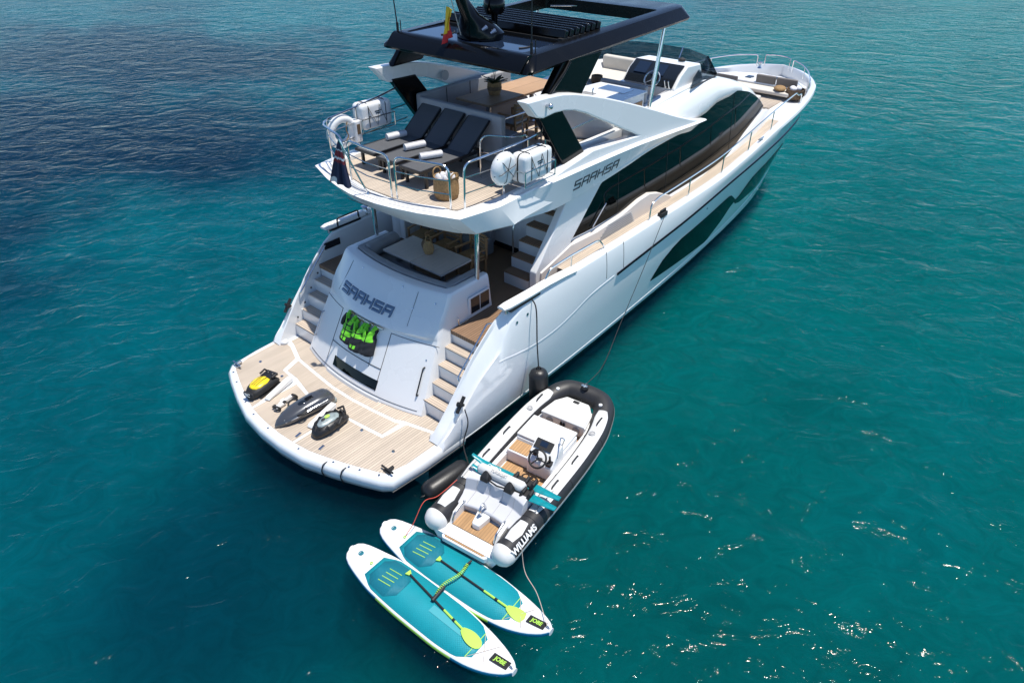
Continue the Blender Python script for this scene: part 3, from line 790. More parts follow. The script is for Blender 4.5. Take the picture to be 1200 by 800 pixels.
# ---- lettering SAAHSA: strokes, each letter in a unit box
GLY = {'S': [((0.02, 1), (1, 1)), ((0.02, 1), (0.02, 0.52)), ((0.02, 0.52), (0.98, 0.52)), ((0.98, 0.52), (0.98, 0.0)), ((0.98, 0), (0, 0))],
       'A': [((0.0, 0), (0.02, 0.55)), ((0.02, 0.55), (0.10, 1.0)), ((0.10, 1), (0.98, 1)), ((0.98, 1), (0.98, 0)), ((0.02, 0.45), (0.98, 0.45))],
       'H': [((0.02, 1), (0.02, 0.5)), ((0.02, 0.5), (0.98, 0.5)), ((0.98, 1), (0.98, 0)), ((0.02, 0.5), (0.02, 0.0))]}
GLY['H'] = [((0.02, 1), (0.02, 0.45)), ((0.02, 0.48), (0.98, 0.48)), ((0.98, 1), (0.98, 0)), ((0.02, 0.45), (0.02, 0.1))]
def name_strokes(fn, width, height, sw, th, skew=0.25):
    """fn(u, v, depth) -> point on the surface; u runs -width/2..width/2"""
    mb = MB(); txt = "SAAHSA"; n = len(txt); cw = width/(n+0.36*(n-1)); gap = cw*0.36
    for k, ch in enumerate(txt):
        ox = -width/2+k*(cw+gap)
        for (a, b) in GLY[ch]:
            p = Vector((ox+a[0]*cw+skew*a[1]*height, a[1]*height)); q = Vector((ox+b[0]*cw+skew*b[1]*height, b[1]*height))
            d = (q-p).normalized(); nn = Vector((-d.y, d.x))*sw/2; p = p-d*sw/2; q = q+d*sw/2
            c = [p-nn, q-nn, q+nn, p+nn]
            mb.add([fn(s.x, s.y-height/2, 0.001) for s in c]+[fn(s.x, s.y-height/2, th) for s in c],
                   [(0, 1, 2, 3), (7, 6, 5, 4), (0, 1, 5, 4), (1, 2, 6, 5), (2, 3, 7, 6), (3, 0, 4, 7)])
    return mb
def f_transom(u, v, d):
    y = 0.20-u; z = 2.06+v*0.86
    return (tr_x(y, z)-d-0.004, y, z)
name_strokes(f_transom, 1.52, 0.155, 0.036, 0.03, 0.05).build("name_lettering", M['ink_blue'], TRANSOM)

# ---- stairs either side of the transom
for sd in (-1, 1):
    mb = MB()
    zz = [0.75, 1.02, 1.30, 1.57, 1.845]; xx = [1.93, 2.17, 2.39, 2.62, 2.84]
    for i in range(5):
        x1 = 3.05
        mb.prism([(xx[i], zz[i]-0.29), (x1, zz[i]-0.29), (x1, zz[i]-0.022), (xx[i], zz[i]-0.022)], 'y', sd*1.50+(0 if sd > 0 else -0.95), sd*1.50+(0.95 if sd > 0 else 0))
    st = mb.build("stern_stairs", M['gel'], YACHT)
    for i in range(4):
        MB().box(((xx[i]+xx[i+1])/2-0.004, sd*1.99, zz[i]-0.008), (xx[i+1]-xx[i]-0.012, 0.80, 0.028)).build("tread", M['teak_x'], st, bevel=0.006)
        MB().lathe([(0.022, 0), (0.022, 0.008), (0, 0.01)], (xx[i]+0.10, sd*2.40, zz[i]+0.12), (0, -sd, 0), 10).build("step_light", M['seam'], st)
    MB().tube(fillet([(2.2, sd*2.44, 1.36), (2.2, sd*2.37, 1.44), (3.0, sd*2.39, 2.22), (3.08, sd*2.46, 2.22)], 0.06), 0.016, 8).build("handrail", M['steel'], st)

# ---- cockpit
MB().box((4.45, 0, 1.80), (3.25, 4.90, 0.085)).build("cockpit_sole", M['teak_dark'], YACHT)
mb = MB()
# U-shaped seat base and grey cushions round the table
def u_band(x_out, y_out, t, z0, z1, xf):
    o = [(xf, -y_out)]+[(x_out+0.22*(abs(y)/1.5)**2, y) for y in [-y_out+2*y_out*i/12 for i in range(13)]]+[(xf, y_out)]
    yi = y_out-t
    i_ = [(xf, yi)]+[(x_out+t+0.20*(abs(y)/1.5)**2, y) for y in [yi-2*yi*i/12 for i in range(13)]]+[(xf, -yi)]
    return MB().prism(o+i_, 'z', z0, z1)
sf = u_band(2.93, 1.33, 0.62, 1.845, 2.12, 4.02).build("cockpit_sofa", M['grey_gel'], YACHT)
u_band(2.94, 1.32, 0.60, 2.122, 2.24, 4.0).build("seat_cushion", M['sofa'], sf, bevel=0.03)
u_band(2.93, 1.335, 0.15, 2.26, 2.555, 4.0).build("back_cushion", M['sofa'], sf, bevel=0.03)
rot = Matrix.Rotation(0, 3, 'Z')
MB().tube([(3.20, 1.16, 2.42), (3.25, 1.16, 2.42), (4.02, 1.20, 2.42), (4.06, 1.20, 2.42)], [0.10, 0.16, 0.16, 0.10], 14).build("bolster", M['sofa'], sf)

# ---- stainless pillars under the overhang
for sd in (-1, 1):
    MB().tube([(3.74, sd*1.47, 2.50), (3.76, sd*1.50, 3.85)], 0.048, 16).build("pillar", M['steel'], YACHT)
    MB().lathe([(0.18, 0), (0.18, 1.9)], (5.0, 2.18, 1.85), (0, 0, 1), 24).build("column", M['gel'], YACHT) if sd > 0 else None

# ---- saloon: aft glass doors, house sides, side glass
MB().box((6.05, 0.35, 2.80), (0.05, 3.2, 1.9)).build("saloon_door", M['screen'], YACHT)
for y in (-0.4, 0.35, 1.1): MB().box((6.018, y, 2.80), (0.03, 0.05, 1.88)).build("door_mullion", M['black'], YACHT)
mb = MB()
mb.box((5.45, 0.6, 2.05), (0.55, 1.5, 0.40)); mb.box((5.70, 0.6, 2.35), (0.16, 1.5, 0.5))
mb.build("aft_settee", M['sofa'], YACHT, bevel=0.04)

ZT = pchip([4.9, 11.0, 12.0, 12.8, 13.7, 14.6, 15.4, 16.2, 16.8, 17.3], [3.70, 3.86, 4.42, 4.48, 4.38, 4.16, 3.88, 3.46, 3.06, 2.72])
HW = pchip([4.9, 12, 14, 15.5, 16.5, 17.3], [1.93, 1.93, 1.88, 1.78, 1.66, 1.52])
def house_y(x, z):
    zt = ZT(x); hw = HW(x)
    return hw-0.10*max(0, z-2.3)/1.5
def build_house():
    xs = [6.0, 7, 8, 9, 10, 11, 11.4, 11.8, 12.2, 12.6, 13, 13.4, 13.8, 14.2, 14.6, 15, 15.4, 15.8, 16.2, 16.5, 16.8, 17.1, 17.3]
    rings = []
    for x in xs:
        zt = ZT(x); zb = 2.0
        y = lambda z: house_y(x, z)
        h = zt-zb
        r = []
        prof = [(y(zb)+0.03, zb), (y(zb+0.2)+0.02, min(zb+0.22, zt-0.3)), (y(zt-0.6*min(1, h/2)), zt-0.40*min(1, h/1.2)), (y(zt)-0.02, zt-0.25*min(1, h/1.2)), (y(zt)-0.09, zt-0.12*min(1, h/1.2)), (y(zt)-0.22, zt-0.035), (y(zt)-0.42, zt), (y(zt)-0.9, zt+0.02), (0.0, zt+0.05)]
        pts = [(x, -a, b) for a, b in prof]+[(x, a, b) for a, b in reversed(prof[:-1])]
        rings.append(pts)
    return MB().loft(rings).build("saloon_house", M['gel'], YACHT, ang=50)
HOUSE = build_house()
def side_glass():
    up = pchip([6.06, 6.5, 7.0, 7.3, 8, 9, 10.1, 10.8, 11.3, 11.8, 12.6, 13.4, 14.5, 15.3, 15.85, 16.25],
               [2.72, 3.13, 3.52, 3.70, 3.78, 3.86, 3.92, 3.92, 3.92, 4.04, 4.16, 4.15, 3.95, 3.66, 3.40, 3.16])
    lo = pchip([6.06, 7.0, 8.2, 9.15, 9.6, 10.2, 11.5, 12.8, 13.4, 14.05, 14.7, 15.6, 16.25],
               [2.62, 2.58, 2.60, 2.66, 2.55, 2.31, 2.31, 2.33, 2.38, 2.56, 2.78, 3.00, 3.14])
    for sd in (-1, 1):
        nx, nz = 70, 8
        g = []
        for i in range(nx+1):
            x = lerp(6.06, 16.25, i/nx); a, b = lo(x), up(x)
            row = []
            for j in range(nz+1):
                z = lerp(a, b, j/nz)
                zt = ZT(x)
                row.append((x, sd*(house_y(x, z)+0.055), z))
            g.append(row)
        mb = MB(); mb.loft(g, closed=False)
        edge = [r[0] for r in g]+[r[-1] for r in reversed(g)]
        e2 = [(p[0], p[1]-sd*0.10, p[2]) for p in edge]; N = len(edge)
        mb.add(edge+e2, [(i, (i+1) % N, (i+1) % N+N, i+N) for i in range(N)])
        gl = mb.build("saloon_window", M['glass'], HOUSE, ang=40)
        for x in (7.9, 10.05, 13.62):
            a, b = lo(x)+0.02, up(x)-0.02
            MB().tube([(x, sd*(house_y(x, lerp(a, b, k/4))+0.056), lerp(a, b, k/4)) for k in range(5)], 0.007, 6).build("glazing_bar", M['black'], gl)
side_glass()
for sd in (-1, 1): MB().tube([(6.85, sd*2.01, 2.64), (7.35, sd*1.985, 3.02)], 0.016, 6).build("window_wiper", M['chrome'], HOUSE)
# coaming below the forward glass, white, and the louvred ramp panel aft
for sd in (-1, 1):
    xs = [9.9, 10.4, 11.5, 12.8, 13.4, 14.05, 14.7, 15.6, 16.2, 16.9, 17.4]
    top = pchip(xs, [2.26, 2.29, 2.30, 2.32, 2.37, 2.55, 2.77, 2.99, 3.05, 2.92, 2.72])
    rings = []
    for x in xs:
        y = HW(x); t = top(x)
        rings.append([(x, sd*(y-0.2), 2.0), (x, sd*(y+0.12), 2.05), (x, sd*(y+0.085), t-0.04), (x, sd*(y+0.06), t-0.01), (x, sd*(y-0.05), t)])
    MB().loft(rings).build("house_coaming", M['gel'], HOUSE, ang=40)
    P = [(5.0, 1.85), (5.0, 2.30), (5.25, 2.36), (6.0, 2.55), (7.0, 2.50), (8.0, 2.56), (8.7, 2.68), (9.15, 2.70), (9.6, 2.58), (10.25, 2.30), (10.3, 1.9)]
    MB().prism(P, 'y', sd*1.88, sd*2.06).build("ramp_panel", M['bounce_panel'], HOUSE, bevel=0.025)
    mb = MB()
    for k in range(7):
        z = 2.22+k*0.048
        mb.box((7.75+0.02*k, sd*2.068, z), (1.55-0.10*k, 0.012, 0.022))
    mb.build("louvre", M['groove'], HOUSE)
    # raked wing wall between cockpit and side deck
    P = [(4.86, 1.85), (4.86, 2.34), (5.78, 3.52), (5.9, 3.66), (7.3, 3.70), (7.02, 3.55), (6.04, 2.60), (6.1, 1.85)]
    MB().prism(P, 'y', sd*1.86, sd*2.03).build("wing_wall", M['gel'], HOUSE, bevel=0.03)
    # mullion rail reflected in photo stands on the bulwark; teak side deck
    mb = MB(); xs = [5.55+i*(17.0-5.55)/30 for i in range(31)]
    rings = [[(x, sd*(Bs(x)-0.21), Zd(x)+0.012), (x, sd*1.5, Zd(x)+0.012)] for x in xs]
    mb.loft(rings, closed=False)
    mb.build("side_deck", M['teak'], YACHT)

# stairs from the cockpit up to the flybridge, starboard side
mb = MB()
for i in range(7):
    x = 4.86+i*0.24; z = 1.845+(i+1)*0.265
    mb.box((x+0.45, -1.52, z-0.15), (0.9, 0.66, 0.27))
st = mb.build("fly_stairs", M['grey_gel'], YACHT)
for i in range(7):
    x = 4.86+i*0.24; z = 1.845+(i+1)*0.265
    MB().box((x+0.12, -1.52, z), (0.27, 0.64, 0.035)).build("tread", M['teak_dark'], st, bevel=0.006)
MB().tube(fillet([(5.15, -1.19, 2.2), (5.15, -1.19, 3.0), (5.55, -1.19, 3.6), (6.0, -1.19, 3.75)], 0.1), 0.018, 8).build("handrail", M['steel'], st)

# ---- foredeck
mb = MB(); xs = [16.6, 17.3, 18, 18.6, 19.2, 19.8, 20.3, 20.8, 21.2, 21.6, 21.9]
rings = [[(x, -(max(Bs(x)-0.24, 0.02)), Zd(x)), (x, -max(Bs(x)-0.24, 0.02)*0.5, Zd(x)+0.02), (x, 0, Zd(x)+0.025), (x, max(Bs(x)-0.24, 0.02)*0.5, Zd(x)+0.02), (x, max(Bs(x)-0.24, 0.02), Zd(x))] for x in xs]
mb.loft(rings, closed=False)
FORE = mb.build("foredeck", M['gel'], YACHT, ang=50)
MB().box((18.35, 0, 2.68), (1.1, 2.6, 0.05)).build("teak_panel", M['teak'], FORE)
# sunpad on the coachroof slope, forward-facing, with grey backs
MB().prism([(15.9, 3.42), (16.2, 3.46), (17.35, 2.98), (17.45, 2.70), (16.0, 2.70)], 'y', -1.25, 1.30).build("sunpad_plinth", M['gel'], FORE, bevel=0.06)
mb = MB()
for y in (-0.6, 0.35): mb.box((17.62, y+0.1, 2.94), (0.62, 0.9, 0.16))
mb.build("sunpad", M['cream'], FORE, bevel=0.05)
for y in (0.75, 1.55): MB().box((18.9, y, 3.05), (0.10, 0.76, 0.36), Matrix.Rotation(0.15, 3, 'Y')).build("seat_back", M['taupe'], FORE, bevel=0.03)
mb = MB(); mb.prism([(-1.65, 2.7), (-1.65, 3.0), (1.6, 3.0), (1.6, 2.7)], 'x', 19.55, 20.05)
mb.prism([(19.55, -1.6), (20.1, -1.6), (20.6, -1.15), (20.9, -0.5), (20.9, 0.5), (20.6, 1.15), (20.1, 1.6), (19.55, 1.6)], 'z', 2.72, 2.98)
mb.build("bow_lounge", M['gel'], FORE, bevel=0.05)
for (y0, y1) in ((-1.45, -0.72), (-0.70, 0.0)):
    MB().box((19.62, (y0+y1)/2, 3.05), (0.12, y1-y0-0.02, 0.40), Matrix.Rotation(-0.12, 3, 'Y')).build("seat_back", M['taupe'], FORE, bevel=0.03)
MB().box((19.2, -0.4, 2.88), (0.62, 2.1, 0.12)).build("seat_cushion", M['cream'], FORE, bevel=0.04)
for (x, y) in ((20.05, 0.42), (20.45, -0.35)): MB().box((x, y, 3.0), (0.34, 0.22, 0.04)).build("hatch", M['screen'], FORE, bevel=0.01)
MB().lathe([(0.08, 0), (0.05, 0.05), (0.05, 0.16), (0.10, 0.2), (0.0, 0.24)], (21.0, 0.5, 3.12), (0, 0, 1), 16).build("windlass", M['chrome'], FORE)
# ------------------------------------------------------------------ flybridge
def fly_outline(kind):
    if kind == 'top':
        h = [(2.36, 0.0), (2.375, 0.35), (2.44, 0.75), (2.57, 1.25), (2.72, 1.65), (2.84, 1.98), (3.25, 2.065), (3.66, 2.15), (4.3, 2.13), (6.0, 2.05), (9.0, 2.02), (11.0, 1.95), (12.2, 1.80), (12.9, 1.3), (13.1, 0.6), (13.12, 0.0)]
    else:
        h = [(2.80, 0.0), (2.80, 0.35), (2.82, 0.75), (2.92, 1.25), (3.04, 1.65), (3.24, 1.97), (3.60, 2.105), (3.95, 2.24), (4.4, 2.18), (6.0, 2.12), (9.0, 2.02), (11.0, 1.9), (12.0, 1.7), (12.6, 1.2), (12.8, 0.6), (12.82, 0.0)]
    return [(x, -y) for x, y in h]+[(x, y) for x, y in reversed(h[1:-1])]
def z_top(x): return 4.20
T, B_ = fly_outline('top'), fly_outline('low')
def cx(o, k, z): # scale an outline towards its centre line
    return [(x+(k if x < 7 else -k)*(1 if abs(y) < 1.9 else 0.5), y*(1-k/2.2), z) for x, y in o]
mb = MB()
rings = [cx(B_, 0.25, 3.74), cx(B_, 0.04, 3.755), [(x, y, 3.79) for x, y in B_], [(lerp(a[0], b[0], 0.93), lerp(a[1], b[1], 0.93), 4.155) for a, b in zip(B_, T)], [(x, y, 4.19) for x, y in T], cx(T, 0.03, 4.203), cx(T, 0.20, 4.205), cx(T, 0.30, 4.20), cx(T, 0.305, 4.10)]
mb.loft(rings)
FLY = mb.build("flybridge_deck", M['gel'], YACHT, ang=26)
mb = MB(); mb.prism([(3.0, -1.0), (3.18, -1.5), (3.34, -1.78), (3.9, -1.84), (12.0, -1.75), (12.5, -1.1), (12.5, 1.1), (12.0, 1.75), (3.9, 1.84), (3.34, 1.78), (3.18, 1.5), (3.0, 1.0), (2.86, 0.4), (2.86, -0.4)], 'z', 4.06, 4.125)
mb.build("fly_teak", M['teak'], FLY)
# grey non-slip grooves on the rim
for (a, b) in ((1.75, 0.78), (0.70, -0.45), (-0.55, -1.55)):
    for k in range(3):
        off = 0.10+k*0.075
        pts = []
        f = pchip([0, 0.35, 0.75, 1.25, 1.65, 1.98], [2.36, 2.375, 2.44, 2.57, 2.72, 2.84])
        for i in range(13):
            y = lerp(a, b, i/12); pts.append((f(abs(y))+off, y*(1-off*0.1), 4.206))
        MB().tube(pts, 0.011, 5, flat=0.4).build("rim_groove", M['groove'], FLY)
# maker's plate lettering on the aft fascia
text_mesh("SUNSEEKER", 0.115, M['ink'], "fascia_lettering", FLY, frame((2.405, 0.12, 4.06), (0.0, -1, 0), (-0.75, 0, 0.65)), 0.003, True)

# side fascia and swept arch, both sides
def arch_prism(sd):
    P = [(3.95, 3.78), (5.6, 3.66), (6.74, 3.68), (7.9, 3.76), (8.95, 3.86), (10.1, 3.90), (10.76, 3.86), (11.30, 3.94), (10.63, 4.11), (9.8, 4.38), (8.95, 4.68), (8.2, 4.94), (7.44, 5.19), (6.9, 5.36), (6.33, 5.52), (5.9, 5.63), (5.52, 5.70), (5.1, 5.735), (4.46, 5.76),
         (4.58, 5.64), (4.77, 5.44), (4.94, 5.40), (5.27, 5.42), (5.55, 5.40), (5.86, 5.34), (6.25, 5.20), (6.64, 5.02), (7.1, 4.82), (7.53, 4.62), (7.9, 4.46), (8.20, 4.32), (7.4, 4.38), (6.52, 4.44), (5.55, 4.32), (5.15, 4.24), (3.75, 4.20)]
    mb = MB()
    n = len(P)
    def yy(x, z, base): return sd*(base-0.05*max(0, z-4.3))
    vs = [(x, yy(x, z, 1.90), z) for x, z in P]+[(x, yy(x, z, 2.13), z) for x, z in P]
    mb.add(vs, [tuple(range(n)), tuple(range(2*n-1, n-1, -1))]+[(i, i+n, (i+1) % n+n, (i+1) % n) for i in range(n)])
    return mb
zl = pchip([3.66, 3.95, 4.2, 5.6, 6.74, 7.9, 8.95, 10.1, 10.76, 11.33], [3.80, 3.76, 3.66, 3.61, 3.645, 3.73, 3.83, 3.86, 3.80, 3.95])
zr = pchip([3.66, 5.15, 6.25, 7.95, 9.27, 11.0, 11.36], [4.17, 4.22, 4.21, 4.17, 4.09, 3.98, 3.965])
ylo = pchip([3.66, 3.95, 4.4, 6, 11.3], [2.18, 2.23, 2.17, 2.12, 2.08])
for sd in (-1, 1):
    a = arch_prism(sd).build("side_arch", M['gel'], FLY, bevel=0.03, seg=3, ang=40)
    rings = []
    for i in range(41):
        x = 4.2+i*(11.34-4.2)/40
        r_y = 2.17+0.03*math.sin((x-3.66)/7.7*math.pi)
        tp = min(1.0, (11.36-x)/0.5); em = min(1.0, (x-4.2)/1.2); em = 0.09*(1-em*em*(3-2*em))
        rings.append([(x, sd*2.0, zl(x)), (x, sd*(ylo(x)-em), zl(x)+em*0.5), (x, sd*(lerp(ylo(x), r_y, 0.6)+0.012-em), lerp(zl(x), zr(x), 0.6)), (x, sd*(r_y+0.02-em), zr(x)-0.015), (x, sd*(r_y-0.02-em), zr(x)+0.01), (x, sd*2.0, zr(x)+0.05*tp)])
    fs = MB().loft(rings).build("side_fascia", M['gel'], FLY, ang=24)
    def f_side(u, v, d, sd=sd):
        x = 6.62+u*(1 if sd < 0 else -1)
        z = 3.925+v*1.0+(x-6.62)*0.015
        t = (z-zl(x))/(zr(x)-zl(x))
        r_y = 2.17+0.03*math.sin((x-3.66)/7.7*math.pi)
        yb = lerp(ylo(x), lerp(ylo(x), r_y, 0.6)+0.012, t/0.6) if t < 0.6 else lerp(lerp(ylo(x), r_y, 0.6)+0.012, r_y+0.02, (t-0.6)/0.4)
        return (x, sd*(yb+d+0.002), z)
    name_strokes(f_side, 1.55, 0.17, 0.031, 0.008, 0.12).build("name_lettering", M['ink'], fs)
    # black < shaped struts carrying the hardtop
    up = [(4.86, 5.72), (5.70, 5.74), (6.22, 6.26), (5.35, 6.26)] if sd > 0 else [(5.10, 5.55), (6.28, 5.45), (6.95, 6.20), (5.72, 6.22)]
    MB().prism(up, 'y', sd*1.74, sd*1.90).build("hardtop_strut", M['carbon'], FLY, bevel=0.03)
    lo = [(4.86, 5.48), (5.55, 5.46), (6.52, 4.26), (5.80, 4.20)]
    MB().prism(lo, 'y', sd*1.83, sd*1.99).build("arch_strut", M['carbon'], FLY, bevel=0.03)
    MB().tube([(5.86 if sd < 0 else 5.9, sd*1.92, 6.17), (5.70, sd*1.93, 6.02), (5.16, sd*1.92, 5.62)] if sd < 0 else [(5.45, 1.92, 6.2), (4.95, 1.92, 5.75)], 0.03, 8).build("strut_trim", M['carbon_grey'], FLY)
    # round vent / light on the arch
    if sd > 0: MB().lathe([(0.105, 0), (0.105, 0.014), (0.08, 0.018), (0, 0.02)], (6.35, 1.775, 5.30), (0, -1, 0.05), 24).build("arch_speaker", M['groove'], a)
    else:
        mb = MB(); mb.tube([(5.02, -2.06, 5.60), (5.02, -2.12, 5.60)], 0.03, 10); mb.ell((5.02, -2.15, 5.60), (0.055, 0.05, 0.055)); mb.build("navigation_light", M['chrome'], a)
    # inner coaming wall
    MB().prism([(5.55, 4.12), (5.55, 4.34), (6.5, 4.44), (8.2, 4.42), (9.4, 4.60), (10.6, 4.70), (11.8, 4.74), (12.3, 4.66), (12.3, 4.12)], 'y', sd*1.58, sd*1.72).build("side_coaming", M['gel'], FLY, bevel=0.05, seg=3)
    # shoulder from the coaming down to the side glass, forward of the arch
    rings = []
    for x, zt, zo, yo in ((8.2, 4.44, 4.15, 1.99), (9.0, 4.56, 4.12, 1.99), (10.0, 4.66, 4.06, 1.98), (11.0, 4.73, 4.04, 1.97), (11.8, 4.76, 4.10, 1.95), (12.4, 4.70, 4.22, 1.92), (13.0, 4.56, 4.20, 1.88), (13.6, 4.42, 4.16, 1.84), (14.2, 4.25, 4.02, 1.78)):
        r_ = [(x, sd*1.2, zt-0.3), (x, sd*1.40, zt-0.02), (x, sd*1.52, zt)]
        for k in range(1, 10):
            a_ = math.pi/2*k/9; r_.append((x, sd*(1.52+(yo-1.52)*math.sin(a_)), zo+(zt-zo)*math.cos(a_)))
        rings.append(r_+[(x, sd*(yo-0.02), zo-0.12), (x, sd*1.3, zo-0.3)])
    MB().loft(rings).build("house_shoulder", M['gel'], FLY, ang=75)

# fly windscreen: smoked flat panels wrapped round the helm
top = [(11.25, 1.72, 4.88), (12.42, 1.46, 5.16), (12.78, 0.75, 5.18), (12.86, 0.0, 5.18)]
bot = [(11.05, 1.80, 4.70), (12.80, 1.62, 4.66), (13.18, 0.82, 4.66), (13.28, 0.0, 4.66)]
top = [(x, -y, z) for x, y, z in top]+[(x, y, z) for x, y, z in reversed(top[:-1])]
bot = [(x, -y, z) for x, y, z in bot]+[(x, y, z) for x, y, z in reversed(bot[:-1])]
mb = MB(); mb.loft([bot, top], closed=False)
o = mb.build("windscreen", M['smoked'], FLY, ang=12)
so_ = o.modifiers.new("thick", 'SOLIDIFY'); so_.thickness = 0.012
MB().tube([(p[0], p[1], p[2]) for p in bot], 0.022, 6).build("windscreen_base", M['seam'], o)
for i in (1, 5): MB().tube([bot[i], top[i]], 0.012, 6).build("windscreen_post", M['carbon'], o)
MB().tube([(12.55, -0.55, 4.75), (12.82, -0.55, 5.2)], 0.018, 6).build("windscreen_wiper", M['chrome'], o)

# helm station
mb = MB()
mb.prism([(10.55, 4.12), (10.55, 4.72), (10.80, 4.98), (11.10, 5.16), (11.75, 5.12), (12.0, 4.7), (12.0, 4.12)], 'y', -1.62, -0.15)
HELM = mb.build("helm_console", M['gel'], FLY, bevel=0.04)
rot = Matrix.Rotation(math.atan2(0.44, 0.55), 3, 'Y').inverted()
MB().prism([(10.54, 4.735), (10.79, 4.995), (11.06, 5.155), (11.05, 5.17), (10.77, 5.01), (10.53, 4.75)], 'y', -1.55, -0.22).build("dash", M['screen'], HELM)
for y in (-0.55, -1.02): MB().prism([(10.70, 4.935), (10.98, 5.125), (10.965, 5.145), (10.685, 4.955)], 'y', y-0.17, y+0.17).build("chart_screen", M['roof_glass'], HELM)
MB().box((10.45, -0.5, 4.70), (0.24, 0.62, 0.10)).build("switch_panel", M['chrome'], HELM, bevel=0.02)
wh = Vector((10.36, -1.10, 4.93)); ax = Vector((-0.82, 0, 0.57))
mb = MB(); mb.torus(wh, 0.19, 0.017, ax, 28, 8)
u = ax.normalized().orthogonal().normalized(); v = ax.normalized().cross(u)
for k in range(3):
    a = k*2*math.pi/3+0.5; mb.tube([wh-ax*0.03, wh+(u*math.cos(a)+v*math.sin(a))*0.19], 0.012, 6)
mb.tube([wh-ax*0.22, wh], 0.03, 10)
mb.build("steering_wheel", M['chrome'], HELM)
for y in (-1.40, -1.50): MB().tube([(10.5, y, 4.74), (10.42, y, 4.92)], 0.016, 8).build("throttle", M['chrome'], HELM)
MB().lathe([(0.09, 0), (0.09, 0.05), (0.0, 0.09)], (11.55, -1.2, 5.15), (0, 0, 1), 16).build("compass", M['black'], HELM)
mb = MB(); mb.box((9.75, -0.85, 4.42), (0.55, 1.25, 0.5)); mb.box((9.52, -0.85, 4.78), (0.14, 1.25, 0.4)); mb.build("helm_seat", M['sofa_light'], FLY, bevel=0.05)
# port companion seating beside the helm
mb = MB(); mb.box((11.2, 0.75, 4.36), (1.5, 1.2, 0.44)); mb.box((12.0, 0.75, 4.66), (0.2, 1.2, 0.5)); mb.build("companion_bench", M['cream'], FLY, bevel=0.06)
mb = MB(); mb.box((10.0, 0.6, 4.36), (0.45, 0.9, 0.44)); mb.box((9.78, 0.6, 4.62), (0.12, 0.9, 0.42)); mb.build("forward_bench", M['sofa'], FLY, bevel=0.06)
# wet bar
mb = MB(); mb.prism([(7.55, -0.55), (8.05, -1.58), (9.25, -1.58), (9.25, -0.40), (8.6, -0.30)], 'z', 4.12, 4.90)
BAR = mb.build("wet_bar", M['gel'], FLY, bevel=0.03)
MB().prism([(7.50, -0.52), (8.02, -1.62), (9.30, -1.62), (9.30, -0.36), (8.6, -0.26)], 'z', 4.905, 4.945).build("bar_top", M['gel'], BAR, bevel=0.012)
for (x, w_) in ((8.40, 0.42), (8.95, 0.42)): MB().box((x, -1.586, 4.55), (w_, 0.02, 0.42)).build("bar_door", M['chairwood'], BAR, bevel=0.006)
MB().box((8.95, -1.0, 4.95), (0.42, 0.7, 0.012)).build("hob_lid", M['chrome'], BAR)
mb = MB()
for k in range(7): mb.box((8.05+k*0.05, -0.72, 4.951), (0.022, 0.32, 0.012))
mb.build("drainer_groove", M['groove'], BAR)
MB().tube(fillet([(7.95, -1.05, 4.945), (7.95, -1.05, 5.14), (8.05, -1.0, 5.14)], 0.03), 0.014, 8).build("tap", M['steel'], BAR)
# raked stainless poles under the front of the hardtop
for sd in (-1, 1): MB().tube([(9.28, sd*1.70, 4.62), (9.55, sd*1.72, 6.30)], 0.045, 14).build("hardtop_pole", M['steel'], FLY)

# fly sofa, U round the dining table; its back screens the loungers
mb = MB(); mb.box((5.42, 0.42, 4.60), (0.14, 2.30, 0.96)); FS = mb.build("fly_sofa", M['sofa_light'], FLY, bevel=0.04)
mb = MB(); mb.box((6.95, 1.72, 4.62), (3.0, 0.14, 0.95)); mb.build("sofa_back", M['sofa_light'], FS, bevel=0.05)
mb = MB(); mb.box((5.82, 0.45, 4.34), (0.66, 2.2, 0.46)); mb.box((7.1, 1.36, 4.34), (2.6, 0.6, 0.46)); mb.build("seat_cushion", M['sofa_light'], FS, bevel=0.05)
mb = MB()
for x in (6.25, 7.0, 7.75): mb.box((x, 1.645, 4.84), (0.012, 0.01, 0.5))
mb.build("cushion_seam", M['seam'], FS)

# rails round the aft flybridge
def rail(name, path, r=0.02, fil=0.14, posts=(), wires=(), par=FLY, base=4.2):
    o = MB().tube(fillet(path, fil, 6), r, 10).build(name, M['steel'], par)
    for p in posts: MB().tube([(p[0], p[1], base), (p[0], p[1], p[2])], r*0.9, 8).build("rail_post", M['steel'], o)
    for wz in wires: MB().tube(wz, r*0.55, 6).build("rail_wire", M['steel'], o)
    return o
zt = 5.0
rail("port_rail", [(5.2, 1.93, 5.28), (4.5, 1.94, 5.16), (3.9, 1.95, 5.08), (3.3, 1.98, zt), (3.02, 1.78, zt), (2.88, 1.30, zt), (2.80, 0.92, zt-0.02), (2.78, 0.90, 4.2)], 0.02, 0.25,
     [(3.18, 1.86, zt), (3.95, 1.93, 5.07)],
     [[(3.18, 1.86, z), (2.98, 1.45, z), (2.84, 1.1, z), (2.79, 0.91, z)] for z in (4.46, 4.74)]+[[(3.18, 1.86, z), (3.95, 1.93, z+0.02), (5.3, 1.92, z+0.1)] for z in (4.50, 4.78)])
def gate(y0, y1):
    f = pchip([0, 0.35, 0.75, 1.25, 1.65, 1.9], [2.72, 2.735, 2.80, 2.93, 3.07, 3.2])
    p0, p1 = (f(abs(y0)), y0), (f(abs(y1)), y1)
    ym = (y0+y1)/2; pm = (f(abs(ym))-0.02, ym)
    rail("stern_gate", [(*p0, 4.2), (*p0, zt-0.04), (*pm, zt-0.02), (*p1, zt-0.04), (*p1, 4.2)], 0.02, 0.16, (),
         [[(*p0, z), (*pm, z), (*p1, z)] for z in (4.46, 4.70)])
gate(0.78, -0.42)
gate(-0.54, -1.58)
